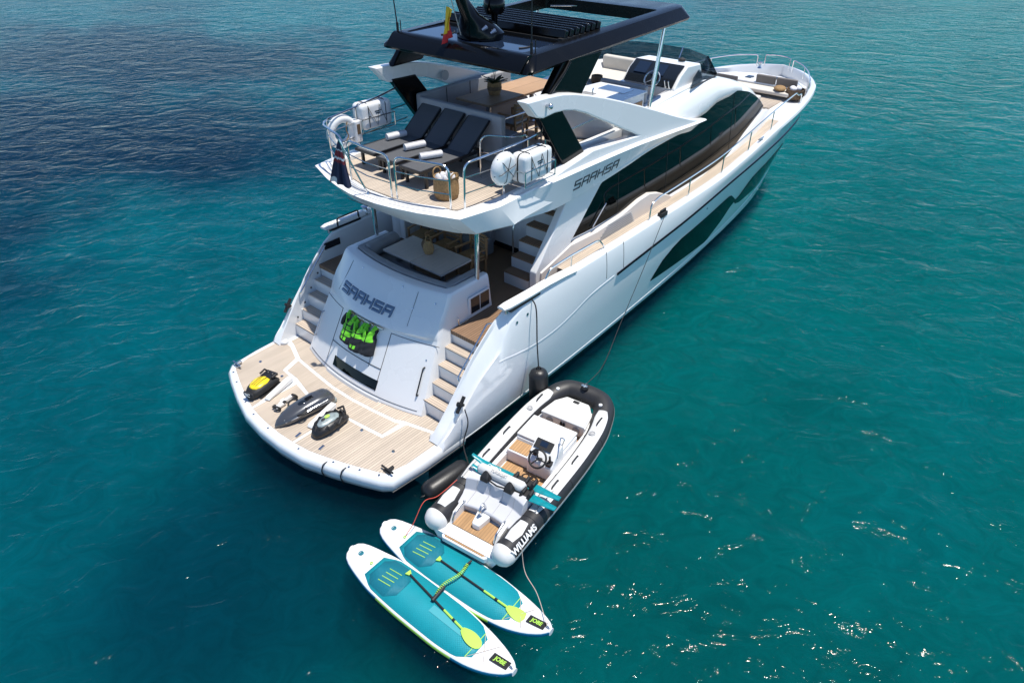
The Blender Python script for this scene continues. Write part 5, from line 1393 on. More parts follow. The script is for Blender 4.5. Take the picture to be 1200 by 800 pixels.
# buoyancy vests hung on the transom
def vest(y, z, label, lean, sleeve, low):
    t = thing("buoyancy_vest", label, "vest", (tr_x(y, z-0.3), y, z-0.3), 0, "vests hanging on the transom")
    base = Vector(t.location)
    def P(u, v, d):
        u, v = u*0.87, v*0.86
        uu = u*math.cos(lean)-v*math.sin(lean)*0.6; vv = v*math.cos(lean)+u*math.sin(lean)
        yy = y-uu; zz = z-vv
        return Vector((tr_x(yy, max(zz, 0.5))-d-0.01, yy, zz))-base
    def half_w(v):
        if v < 0.05: return 0.155
        if v < 0.24: return lerp(0.165, 0.145, (v-0.05)/0.19)+0.03*abs(v-0.16)/0.1
        return lerp(0.195, 0.215, (v-0.24)/0.32)
    NU, NV = 22, 26
    mb = MB(); g = []
    for i in range(NU+1):
        u0 = -1+2*i/NU; r = []
        for j in range(NV+1):
            v = j/NV*0.58
            u = u0*half_w(v)
            neck = max(0, 0.17-abs(u)*1.9) if abs(u) < 0.09 else 0
            v2 = max(v, neck*min(1, 1.0)) if v < 0.17 else v
            d = 0.06+0.10*(1-u0*u0)**0.6+0.006*math.sin(v*46+i*0.3)
            if abs(u) < 0.012: d -= 0.02
            if v > 0.54: d *= 0.75
            if abs(u0) > 0.99: d = 0.01
            r.append(P(u, v2, d))
        g.append(r)
    mb.add([p for r in g for p in r], [])
    for i in range(NU):
        u0 = -1+2*(i+0.5)/NU
        for j in range(NV):
            v = (j+0.5)/NV*0.58
            a_ = i*(NV+1)+j; mb.f.append((a_, a_+1, a_+NV+2, a_+NV+1))
            c = 0 if v < low else 1
            if abs(u0) < 0.05: c = 1
            if sleeve and (abs(v-0.17) < 0.012 or abs(v-0.27) < 0.013): c = 1
            if v < low and abs(u0) > 0.93: c = 1
            if sleeve and v > low and 0.1 < abs(u0) < 0.45 and 0.42 < v < 0.49: c = 0
            mb.m.append(c)
    mb.build("vest_body", [M['hiviz'], M['navy']], t, ang=70, recalc=False)
    MB().tube(smooth_path([P(-0.17, 0.03, 0.06), P(-0.08, -0.03, 0.06), P(0, -0.075, 0.06), P(0.08, -0.03, 0.06), P(0.17, 0.03, 0.06)], 4), 0.014, 6).build("hanger", M['wicker'], t)
    MB().tube(smooth_path([P(0, -0.075, 0.06), P(0.0, -0.12, 0.07), P(0.02, -0.14, 0.08)], 3), 0.006, 6).build("hanger_hook", M['chrome'], t)
    for sg in ((-1, 1)):
        MB().tube([P(sg*0.085, 0.10, 0.09), P(sg*0.115, 0.02, 0.10), P(sg*0.125, -0.015, 0.06), P(sg*0.12, 0.02, 0.02)], 0.042, 8).build("shoulder", M['hiviz'], t)
        if sleeve: MB().tube(smooth_path([P(sg*0.17, 0.06, 0.07), P(sg*0.235, 0.18, 0.07), P(sg*0.25, 0.32, 0.06)], 3), [0.05]*3+[0.052]*3+[0.045], 8).build("side_strap", M['hiviz'] if sg > 0 else M['navy'], t)
    for (u, v) in ((0.0, 0.30), (0.0, 0.40)): MB().box(P(u, v, 0.135), (0.03, 0.06, 0.03)).build("buckle", M['black'], t, bevel=0.006)
    return t
vest(0.44, 1.68, "vest at the left of the three on the transom, mostly green with black bands", 0.10, True, 0.40)
vest(0.14, 1.63, "middle vest of three on the transom, green above a black waist with green patches", -0.02, True, 0.30)
vest(-0.16, 1.66, "vest at the right of the three on the transom, plain black below its green shoulders", -0.08, False, 0.26)

# ------------------------------------------------------------------ gear on the swim platform
ZP = 0.452
def scooter(c, rz, L, W, H, mats, name, label, kind):
    t = thing(name, label, "water scooter", (c[0], c[1], ZP), rz)
    st = [(-0.50, 0.15, 0.18, 0.10), (-0.44, 0.32, 0.40, 0.13), (-0.32, 0.46, 0.75, 0.18), (-0.12, 0.50, 0.95, 0.2), (0.10, 0.50, 1.0, 0.22), (0.28, 0.44, 0.9, 0.2), (0.40, 0.34, 0.75, 0.16), (0.48, 0.20, 0.55, 0.12), (0.50, 0.10, 0.4, 0.10)]
    if kind == 'bob': st = [(-0.50, 0.30, 0.55, 0.18), (-0.47, 0.40, 0.75, 0.15), (-0.40, 0.47, 0.92, 0.10), (-0.20, 0.50, 1.0, 0.05), (0.0, 0.48, 0.92, 0.05), (0.18, 0.46, 0.80, 0.05), (0.32, 0.38, 0.62, 0.05), (0.44, 0.20, 0.42, 0.05), (0.50, 0.04, 0.22, 0.08)]
    rings = []
    for (x, w_, h, zb) in st:
        n = 20; r = []
        for k in range(n):
            a = 2*math.pi*k/n; ca, sa = math.cos(a), math.sin(a)
            e = 0.75
            yy = W*w_*math.copysign(abs(ca)**e, ca); zz = math.copysign(abs(sa)**e, sa)
            r.append((x*L, yy, lerp(zb*H*0.5, h*H, (zz+1)/2)))
        rings.append(r)
    MB().loft(rings).build("body", mats[0], t, ang=50)
    return t
# yellow and black
t = scooter((0.33, 1.27), 0.25+math.pi, 0.78, 0.40, 0.24, [M['black']], "water_scooter", "black water scooter with a yellow top lying on the teak platform", 'jet')
mb = MB(); rings = []
for (x, w_, z) in ((-0.24, 0.06, 0.215), (-0.18, 0.13, 0.235), (0.0, 0.155, 0.265), (0.14, 0.14, 0.258), (0.22, 0.10, 0.24), (0.25, 0.03, 0.225)):
    rings.append([(x, w_*math.cos(math.pi*k/10), z-0.05+0.045*math.sin(math.pi*k/10)) for k in range(11)])
rings = [[(p[0]+0.02, p[1], p[2]) for p in r] for r in rings]
mb.loft(rings); YT = mb.build("top_shell", M['yellow'], t, ang=50)
mb = MB()
for y in (-0.05, 0.05): mb.tube([(-0.12, y, 0.245), (0.02, y, 0.262), (0.2, y, 0.247)], 0.007, 5)
mb.tube([(0.0, 0.0, 0.263), (0.2, 0, 0.255)], 0.006, 5)
mb.build("top_groove", M['black'], YT)
mb = MB(); mb.box((-0.22, 0, 0.21), (0.22, 0.26, 0.05)); 
for sd in (-1, 1): mb.tube([(-0.33, sd*0.10, 0.18), (-0.28, sd*0.16, 0.26), (-0.14, sd*0.15, 0.25)], 0.022, 8)
mb.ell((-0.26, 0.06, 0.23), (0.05, 0.04, 0.03)); mb.ell((-0.26, -0.05, 0.23), (0.045, 0.035, 0.03))
mb.build("handle_unit", M['rubber'], t, bevel=0.01)
mb = MB(); mb.box((0.37, 0, 0.13), (0.06, 0.24, 0.12)); mb.build("nose_guard", M['navy'], t, bevel=0.03)
text_mesh("NC", 0.09, M['gel'], "nose_lettering", t, frame((0.405, 0, 0.14), (0, 1, 0), (-0.2, 0, 1)), 0.003, True)
mb = MB()
for sd in (-1, 1): mb.prism([(-0.30, 0.0), (0.24, 0.0), (0.26, 0.03), (-0.30, 0.05)], 'y', sd*0.17-0.02, sd*0.17+0.02)
mb.build("skid", M['black'], t)
# gunmetal
t = scooter((0.43, 0.03), -0.10+math.pi, 1.22, 0.42, 0.30, [M['gun']], "water_scooter", "long gunmetal grey water scooter in the middle of the swim platform", 'bob')
for sd in (-1, 1):
    MB().tube(smooth_path([(-0.42, sd*0.185, 0.20), (-0.1, sd*0.20, 0.19), (0.2, sd*0.195, 0.15), (0.45, sd*0.12, 0.10)], 4), 0.012, 6).build("side_trim", M['chrome'], t)
    mb = MB(); mb.tube(smooth_path([(0.02, sd*0.16, 0.24), (0.06, sd*0.235, 0.23), (0.16, sd*0.245, 0.21), (0.22, sd*0.17, 0.17)], 4), 0.018, 8); mb.build("grip", M['black'], t)
mb = MB(); mb.ell((0.02, 0, 0.262), (0.10, 0.07, 0.018), Matrix.Rotation(0.18, 3, 'Y')); mb.build("display", M['screen'], t)
mb = MB(); mb.prism([(-0.30, 0.293), (-0.1, 0.300), (-0.06, 0.287), (-0.30, 0.28)], 'y', -0.05, 0.05); mb.build("top_panel", M['carbon_grey'], t, bevel=0.006)
mb = MB(); mb.box((-0.56, 0.10, 0.06), (0.14, 0.10, 0.08)); mb.box((-0.56, -0.10, 0.06), (0.14, 0.10, 0.08)); mb.build("jet_nozzle", M['silver'], t, bevel=0.01)
mb = MB(); mb.prism([(0.18, 0.21), (0.34, 0.185), (0.46, 0.145), (0.46, 0.135), (0.34, 0.172), (0.18, 0.20)], 'y', -0.10, 0.10); mb.build("nose_visor", M['silver'], t, bevel=0.006)
# black with a silver-green top
t = scooter((0.50, -0.68), 0.10+math.pi, 0.80, 0.40, 0.24, [M['rubber']], "water_scooter", "black water scooter with a silver top at the starboard side of the platform gear", 'jet')
mb = MB(); rings = []
for (x, w_, z) in ((-0.20, 0.05, 0.225), (-0.14, 0.11, 0.24), (0.0, 0.125, 0.268), (0.14, 0.11, 0.262), (0.24, 0.07, 0.242), (0.27, 0.02, 0.23)):
    rings.append([(x, w_*math.cos(math.pi*k/10), z-0.045+0.04*math.sin(math.pi*k/10)) for k in range(11)])
mb.loft(rings); ST = mb.build("top_shell", M['silver'], t, ang=50)
MB().ell((0.02, -0.02, 0.275), (0.06, 0.04, 0.012)).build("badge", M['lime'], ST)
MB().ell((0.12, -0.02, 0.268), (0.04, 0.03, 0.012)).build("motor_cap", M['black'], ST)
mb = MB()
for k in range(11):
    a = k*0.57; mb.tube([(0.33*math.cos(a), 0.19*math.sin(a), 0.12+0.04*math.sin(k*3)), (0.30*math.cos(a+0.4), 0.18*math.sin(a+0.4), 0.20), (0.34*math.cos(a+0.57), 0.20*math.sin(a+0.57), 0.13)], 0.030, 8)
mb.tube([(-0.30, 0.1, 0.2), (-0.36, 0.0, 0.26), (-0.30, -0.1, 0.2)], 0.022, 8)
mb.build("carry_straps", M['black'], t)
# white dive gadget
t = thing("dive_gadget", "small white dive gadget with dark round ends between two water scooters", "dive gear", (0.34, 0.54, ZP), 0.10)
mb = MB(); mb.box((-0.10, 0, 0.05), (0.20, 0.09, 0.05)); mb.box((0.12, 0.02, 0.06), (0.18, 0.07, 0.06)); mb.box((0.02, 0.06, 0.04), (0.1, 0.12, 0.04)); mb.tube([(-0.22, -0.03, 0.05), (-0.10, 0.02, 0.08), (0.2, 0.0, 0.08)], 0.025, 8)
mb.build("body", M['gel'], t, bevel=0.012)
for (x, y) in ((-0.21, -0.05), (0.22, -0.03)):
    mb = MB(); mb.torus((x, y, 0.07), 0.055, 0.02, (1, 0.3, 0.4), 20, 8); mb.build("thruster_ring", M['black'], t); 
mb = MB(); mb.box((-0.02, -0.02, 0.085), (0.06, 0.06, 0.03)); mb.ell((-0.20, 0.06, 0.06), (0.05, 0.03, 0.03)); mb.build("lens", M['black'], t, bevel=0.006)

# ------------------------------------------------------------------ foredeck things
t = thing("foredeck_basket", "wicker basket with pale towels at the starboard side of the foredeck lounge", "basket", (19.25, -1.55, 2.76))
MB().lathe([(0, 0), (0.24, 0), (0.30, 0.12), (0.30, 0.30), (0.27, 0.30), (0.25, 0.12), (0, 0.1)], n=24).build("basket_body", M['wicker_dark'], t)
mb = MB()
for (x, y) in ((-0.08, 0.05), (0.1, -0.05), (0.02, 0.12)): mb.ell((x, y, 0.30), (0.13, 0.10, 0.08))
mb.build("basket_filling", M['towel'], t)
t = thing("foredeck_cushion", "tan cushion lying beside the wicker basket on the foredeck", "cushion", (19.15, -1.05, 2.96), 0.4)
MB().ell((0, 0, 0.06), (0.26, 0.2, 0.08)).build("cushion_body", M['wicker'], t)

# ------------------------------------------------------------------ fenders and lines
def fender(name, p0, p1, r, label):
    p0, p1 = Vector(p0), Vector(p1); L = (p1-p0).length
    t = thing(name, label, "fender", tuple(p0))
    ax = p1-p0
    MB().lathe([(0.03, 0), (r*0.55, 0.015), (r*0.85, 0.06), (r, 0.14), (r*1.01, L/2), (r, L-0.14), (r*0.85, L-0.06), (r*0.55, L-0.015), (0.03, L)], (0, 0, 0), ax, 28).build("fender_body", M['rubber'], t, ang=60)
    mb = MB(); a = ax.normalized()
    mb.torus(a*(L+0.02), 0.04, 0.014, a.orthogonal(), 14, 6); mb.torus(-a*0.02, 0.04, 0.014, a.orthogonal(), 14, 6); mb.build("eyelet", M['black'], t)
    return t
fender("hanging_fender", (3.80, -3.0, 0.02), (3.80, -2.98, 1.02), 0.19, "black cylindrical fender hanging upright against the starboard hull")
fender("floating_fender", (0.62, -3.02, 0.16), (1.62, -3.10, 0.16), 0.19, "long black fender lying level beside the swim platform")
def line(name, pts, r, m, label, sag=None):
    return MB().tube(smooth_path(pts, 8), r, 6).build(name, m, None, label=label, cat="rope")
line("fender_line", [(3.92, -2.66, 2.46), (3.86, -2.84, 2.3), (3.81, -2.92, 1.6), (3.80, -2.98, 1.04)], 0.013, M['rope_black'], "black line holding the upright fender from the bulwark")
line("platform_line", [(1.98, -2.74, 1.05), (1.94, -2.84, 0.8), (1.80, -2.84, 0.4), (1.66, -3.08, 0.17)], 0.012, M['rope_black'], "black line from the wing cleat down to the level fender")
line("tow_line", [(8.72, -2.74, 2.52), (7.6, -2.95, 1.65), (6.2, -3.3, 1.0), (4.9, -3.75, 0.86), (4.21, -3.82, 0.82)], 0.007, M['rope_black'], "thin dark painter from the bulwark to the dinghy bow")
# ------------------------------------------------------------------ the rigid inflatable tender alongside
TD = thing("inflatable_tender", "black and white rigid inflatable dinghy with a steering console beside the yacht", "dinghy", (0.27, -4.33, 0.0), 0.13)
half = [(0.14, 0.65, 0.36), (0.8, 0.67, 0.36), (1.6, 0.70, 0.37), (2.4, 0.71, 0.39), (3.1, 0.68, 0.43), (3.5, 0.60, 0.47), (3.80, 0.50, 0.51), (3.96, 0.37, 0.53), (4.01, 0.21, 0.535)]
port = smooth_path(half+[(4.02, 0.0, 0.54)], 6)
cl = port+[Vector((p.x, -p.y, p.z)) for p in reversed(port[:-1])]
TR = 0.195
def trad(p): return TR*(1.0 if p.x < 3.2 else 1.0+0.05*(p.x-3.2))
MB().tube(cl, [trad(p) for p in cl], 24).build("tube_collar", M['tube'], TD, ang=60)
def tube_arc(pa, a0, a1, off, n=10, endtaper=True):
    """band lying on the tube between two angles (0 = outboard, 90 = top)"""
    g = []
    for i, p in enumerate(pa):
        d = (pa[min(i+1, len(pa)-1)]-pa[max(i-1, 0)]).normalized()
        s = 1 if (p.y > 0) else -1
        out = Vector((-d.y, d.x, 0)); out = out if out.y*s > 0 else -out
        r = trad(p)+off
        tp = 1.0
        if endtaper:
            e = min(i, len(pa)-1-i); tp = min(1.0, 0.62+0.16*e)
        mid, hw = (a0+a1)/2, (a1-a0)/2*tp
        g.append([p+out*math.cos(R(mid-hw+2*hw*k/n))*r+Vector((0, 0, math.sin(R(mid-hw+2*hw*k/n))*r)) for k in range(n+1)])
    mb = MB(); mb.loft(g, closed=False)
    edge = [r_[0] for r_ in g]+g[-1][1:-1]+[r_[-1] for r_ in reversed(g)]+list(reversed(g[0][1:-1]))
    ctr = []
    for q in edge:
        ctr.append(Vector((q[0], q[1]*0.985, q[2]-0.02)))
    N = len(edge); mb.add(edge+ctr, [(i, (i+1) % N, (i+1) % N+N, i+N) for i in range(N)])
    return mb
for sd in (1, -1):
    pp = [Vector((p.x, sd*p.y, p.z)) for p in port]
    seg = [p for p in pp if 0.82 <= p.x <= 3.62]
    tube_arc(seg, 54, 128, 0.006).build("tube_saddle", M['tube_white'], TD, ang=60)
    seg2 = [p for p in pp if 0.24 <= p.x <= 0.74]
    tube_arc(seg2, 56, 124, 0.006).build("tube_saddle", M['tube_white'], TD, ang=60)
    # white rubbing band low on the outside
    seg3 = [p for p in pp if 0.06 <= p.x]
    tube_arc(seg3, -28, 2, 0.008, 4, False).build("rubbing_strake", M['tube_white'], TD, ang=60)
    # stern cones
    e = pp[0]
    MB().lathe([(TR+0.004, 0.0), (TR+0.006, 0.03), (TR*0.97, 0.07), (TR*0.84, 0.13), (TR*0.55, 0.18), (0.02, 0.20)], tuple(e), (-1, 0, -0.06), 28).build("stern_cone", M['tube_white'], TD, ang=60)
    # handles, valves, cleats on the saddles
    def on_tube(x, a):
        p = min(pp, key=lambda q: abs(q.x-x)); return Vector((p.x, p.y+sd*math.cos(R(a))*trad(p), p.z+math.sin(R(a))*(trad(p)+0.006)))
    for x in (1.55, 2.3, 3.35):
        c = on_tube(x, 92); MB().tube(fillet([c+V(-0.11, 0, 0), c+V(-0.09, 0, 0.035), c+V(0.09, 0, 0.035), c+V(0.11, 0, 0)], 0.03), 0.014, 8).build("grab_handle", M['black'], TD)
    c = on_tube(3.05, 98); mb = MB(); mb.torus(c+V(0, 0, 0.008), 0.05, 0.014, (0, 0, 1), 16, 6); mb.lathe([(0.035, 0), (0.03, 0.015), (0, 0.016)], tuple(c), n=14); mb.build("valve", M['groove'], TD)
    MB().tube([on_tube(0.9, 78)+V(0, 0, 0.012), on_tube(1.4, 78)+V(0, 0, 0.012)], 0.013, 6).build("grab_rail", M['groove'], TD)
    c = on_tube(3.72, 112); MB().lathe([(0.035, -0.01), (0.035, 0.02), (0.02, 0.03), (0, 0.03)], tuple(c), n=14).build("air_valve", M['gel'], TD)
text_mesh("WILLIAMS", 0.145, M['gel'], "tube_lettering", TD, frame((0.42, -0.67-0.165, 0.36+0.135), (1, -0.01, 0), (0, 0.62, 0.78)), 0.004, True)
# bow roller
mb = MB(); mb.lathe([(0.075, 0), (0.065, 0.05), (0, 0.06)], (3.95, 0.0, 0.745), (0.2, 0, 1), 16); mb.build("bow_eye", M['black'], TD)
mb = MB(); mb.tube([(3.94, -0.06, 0.81), (3.94, 0.06, 0.81)], 0.022, 8); mb.tube([(3.90, 0, 0.79), (4.02, 0, 0.81)], 0.018, 8); mb.build("bow_cleat", M['chrome'], TD)
for x in (0.78, 1.9, 3.0):
    for sd in (1, -1):
        p = min(port, key=lambda q: abs(q.x-x)); MB().torus((p.x, sd*p.y, p.z), trad(p)+0.001, 0.005, (1, 0.0, 0.02), 32, 6).build("tube_seam", M['black'], TD)
# rigid hull, moulded liner and soles
rings = []
for (x, w_, zk) in ((-0.02, 0.62, -0.05), (0.5, 0.62, -0.12), (1.5, 0.62, -0.18), (2.6, 0.60, -0.2), (3.2, 0.50, -0.12), (3.6, 0.34, 0.05), (3.9, 0.06, 0.26)):
    rings.append([(x, -w_, 0.26), (x, -w_*0.8, 0.05), (x, 0, zk), (x, w_*0.8, 0.05), (x, w_, 0.26), (x, w_*0.95, 0.29), (x, 0, 0.29), (x, -w_*0.95, 0.29)])
MB().loft(rings).build("rigid_hull", M['gel'], TD, ang=40)
for sd in (1, -1):
    MB().prism([(0.62, sd*0.46), (0.62, sd*0.56), (3.1, sd*0.56), (3.45, sd*0.46), (3.7, sd*0.32), (3.6, sd*0.28), (3.4, sd*0.36), (3.05, sd*0.45)], 'z', 0.28, 0.47).build("liner", M['gel'], TD, bevel=0.025)
MB().prism([(2.80, -0.44), (3.05, -0.44), (3.30, -0.38), (3.30, 0.38), (3.05, 0.44), (2.80, 0.44)], 'z', 0.288, 0.30).build("forward_sole", M['tan'], TD)
MB().prism([(1.22, -0.44), (2.0, -0.44), (2.0, 0.44), (1.22, 0.44)], 'z', 0.288, 0.298).build("aft_sole", M['tan'], TD)
# bow locker with a white cushion
mb = MB(); mb.prism([(3.10, -0.47), (3.10, 0.47), (3.50, 0.40), (3.74, 0.24), (3.74, -0.24), (3.50, -0.40)], 'z', 0.29, 0.56); BL = mb.build("bow_locker", M['gel'], TD, bevel=0.03)
MB().prism([(3.06, -0.46), (3.06, 0.46), (3.48, 0.39), (3.70, 0.24), (3.70, -0.24), (3.48, -0.39)], 'z', 0.565, 0.615).build("locker_lid", M['tube_white'], BL, bevel=0.025)
for y in (-0.16, 0.16): MB().tube([(3.09, y, 0.616), (3.66, y*0.8, 0.616)], 0.004, 5).build("pad_seam", M['groove'], BL)
for y in (-0.28, 0.28): MB().lathe([(0.075, 0), (0.07, 0.012), (0.05, 0.014), (0.048, 0.006), (0, 0.006)], (3.098, y, 0.44), (-1, 0, 0), 20).build("speaker", M['groove'], BL)
mb = MB(); mb.ell((3.085, 0.03, 0.44), (0.02, 0.025, 0.085)); mb.ell((3.085, -0.03, 0.43), (0.02, 0.025, 0.095)); mb.build("flip_bag", M['black'], BL)
MB().box((3.62, 0.0, 0.62), (0.06, 0.12, 0.02)).build("lid_latch", M['black'], BL)
# mid seat box
mb = MB(); mb.prism([(2.22, -0.47), (2.22, 0.47), (2.80, 0.47), (2.80, -0.47)], 'z', 0.29, 0.62); MS = mb.build("midship_seat", M['gel'], TD, bevel=0.03)
MB().prism([(2.24, -0.45), (2.24, 0.47), (2.84, 0.47), (2.84, -0.45)], 'z', 0.625, 0.675).build("seat_pad", M['tube_white'], MS, bevel=0.02)
for x in (2.40, 2.54, 2.68): MB().tube([(x, -0.44, 0.676), (x, 0.46, 0.676)], 0.004, 5).build("pad_seam", M['groove'], MS)
mb = MB(); mb.prism([(1.90, 0.02), (1.90, 0.47), (2.22, 0.47), (2.22, 0.02)], 'z', 0.29, 0.55); mb.build("console_step", M['gel'], MS, bevel=0.02)
MB().prism([(1.93, 0.06), (1.93, 0.44), (2.20, 0.44), (2.20, 0.06)], 'z', 0.552, 0.562).build("step_pad", M['tan'], MS)
# steering console
mb = MB(); mb.prism([(1.84, 0.29), (1.84, 0.58), (1.96, 0.74), (2.16, 0.86), (2.26, 0.86), (2.30, 0.29)], 'y', -0.48, 0.02); CO = mb.build("console", M['gel'], TD, bevel=0.03)
MB().prism([(2.01, 0.782), (2.16, 0.872), (2.155, 0.885), (2.0, 0.795)], 'y', -0.36, -0.02).build("instrument_panel", M['black'], CO, bevel=0.004)
MB().prism([(2.05, 0.815), (2.13, 0.863), (2.126, 0.875), (2.045, 0.827)], 'y', -0.26, -0.12).build("plotter_screen", M['roof_glass'], CO)
wh = Vector((1.78, -0.24, 0.78)); ax = Vector((-0.72, 0, 0.69)); u = ax.normalized().orthogonal().normalized(); v = ax.normalized().cross(u)
mb = MB(); mb.torus(wh, 0.155, 0.018, ax, 28, 8)
for k in range(3):
    a = k*2*math.pi/3+0.9; mb.tube([wh-ax*0.02, wh+(u*math.cos(a)+v*math.sin(a))*0.155], 0.013, 6)
mb.tube([wh-ax*0.2, wh], 0.03, 10); mb.build("steering_wheel", M['black'], CO)
mb = MB(); mb.ell((1.92, -0.12, 0.76), (0.06, 0.05, 0.07)); mb.build("horn_cover", M['black'], CO)
mb = MB(); mb.tube([(1.9, -0.42, 0.66), (1.86, -0.43, 0.86)], 0.02, 8); mb.box((1.87, -0.42, 0.68), (0.12, 0.09, 0.05)); mb.build("throttle", M['black'], CO)
for (y, z) in ((0.0, 0.70), (-0.04, 0.66)): MB().box((1.925, y-0.02, z+0.01), (0.02, 0.05, 0.04)).build("switch", M['black'], CO)
mb = MB(); mb.tube(fillet([(2.2, -0.46, 0.80), (2.24, -0.50, 1.0), (2.24, -0.42, 1.0), (2.0, -0.5, 0.74)], 0.05), 0.011, 8); mb.build("console_rail", M['steel'], CO)
# aft bench, curved, with a fat bolster on top and engine box steps
rings = []
def bench(x_, y): return x_-0.14*(y/0.6)**2+0.0
mb = MB()
g = []
for i in range(13):
    y = -0.56+1.12*i/12; b = -0.10*(y/0.56)**2
    g.append([(0.60+b, y, 0.29), (0.56+b, y, 0.44), (0.58+b, y, 0.47), (0.78+b, y, 0.50), (0.86+b, y, 0.52), (0.92+b, y, 0.72), (1.02+b, y, 0.75), (1.20, y, 0.72), (1.22, y, 0.29)])
mb.loft(g); BE = mb.build("aft_bench", M['sofa_light'], TD, ang=40, bevel=0.02)
BE.data.materials[0] = mat("pale_grey_vinyl", (0.52, 0.53, 0.56), 0.5, var=0.05)
mb = MB(); mb.tube([(1.07, 0.47, 0.80), (1.075, 0.43, 0.80), (1.08, -0.38, 0.80), (1.075, -0.42, 0.80)], [0.06, 0.09, 0.09, 0.06], 16); mb.build("bolster", M['tube_white'], BE, ang=60)
text_mesh("TURBOJET", 0.07, M['groove'], "bolster_lettering", BE, frame((1.05, 0.05, 0.893), (0, -1, 0), (1, 0, 0.05)), 0.002, True)
for y in (-0.36, -0.12, 0.12, 0.36):
    b = -0.10*(y/0.56)**2; MB().tube([(0.60+b, y, 0.478), (0.78+b, y, 0.506), (0.86+b, y, 0.526), (0.92+b, y, 0.724)], 0.004, 5).build("pad_seam", M['groove'], BE)
for y in (0.24, -0.22):
    mb = MB(); mb.loft([[(0.86, y-0.075, 0.76), (0.86, y+0.075, 0.76), (1.0, y+0.085, 0.76), (1.0, y-0.085, 0.76)], [(0.87, y-0.07, 0.84), (0.87, y+0.07, 0.84), (0.97, y+0.06, 0.88), (0.97, y-0.06, 0.88)], [(0.94, y-0.03, 0.91), (0.94, y+0.03, 0.91), (0.97, y+0.02, 0.93), (0.97, y-0.02, 0.93)]])
    mb.build("bolster_bracket", M['black'], BE, bevel=0.012)
MB().tube([(0.93, 0.2, 0.78), (0.90, 0.0, 0.77), (0.93, -0.2, 0.78)], 0.014, 6).build("bracket_bar", M['black'], BE)
mb = MB(); mb.tube(fillet([(0.50, 0.03, 0.44), (0.44, 0.03, 0.60), (0.56, 0.03, 0.66), (0.62, 0.03, 0.5)], 0.05), 0.022, 8); mb.build("tow_post", M['chrome'], TD)
mb = MB(); mb.prism([(0.30, -0.05), (0.30, 0.09), (0.58, 0.16), (0.58, -0.10)], 'z', 0.29, 0.43); mb.build("engine_step", M['gel'], TD, bevel=0.03)
MB().prism([(0.20, -0.42), (0.20, 0.42), (0.54, 0.40), (0.54, -0.40)], 'z', 0.288, 0.31).build("stern_sole", M['tan'], TD)
mb = MB(); mb.prism([(-0.08, -0.40), (-0.08, 0.40), (-0.03, 0.44), (0.20, 0.45), (0.20, -0.45), (-0.03, -0.44)], 'z', 0.16, 0.27); BP = mb.build("bathing_platform", M['gel'], TD, bevel=0.02)
MB().prism([(-0.05, -0.36), (-0.05, 0.36), (-0.01, 0.40), (0.16, 0.41), (0.16, -0.41), (-0.01, -0.40)], 'z', 0.268, 0.280).build("platform_pad", M['tan'], BP)
for sd in (1, -1):
    mb = MB(); mb.prism([(0.18, 0.28), (0.30, 0.46), (0.60, 0.52), (0.60, 0.28)], 'y', sd*0.43-0.035, sd*0.43+0.035); mb.build("quarter_moulding", M['gel'], TD, bevel=0.02)
    MB().tube(fillet([(0.22, sd*0.40, 0.34), (0.26, sd*0.40, 0.47), (0.5, sd*0.40, 0.55), (0.56, sd*0.40, 0.5)], 0.05), 0.016, 8).build("stern_rail", M['chrome'], TD)
tw = thing("red_towel", "crumpled red cloth on the dinghy floor beside the console", "cloth", (1.62, -3.86, 0.30), 0.3)
rnd = random.Random(9); mb = MB(); g = []
for i in range(13):
    g.append([(-0.16+0.32*i/12, -0.22+0.44*j/12, 0.03+0.035*math.sin(i*1.3+j*0.7)+0.03*rnd.random()) for j in range(13)])
mb.loft(g, closed=False); o = mb.build("cloth_body", M['red'], tw, ang=80); s_ = o.modifiers.new("t", 'SOLIDIFY'); s_.thickness = 0.01
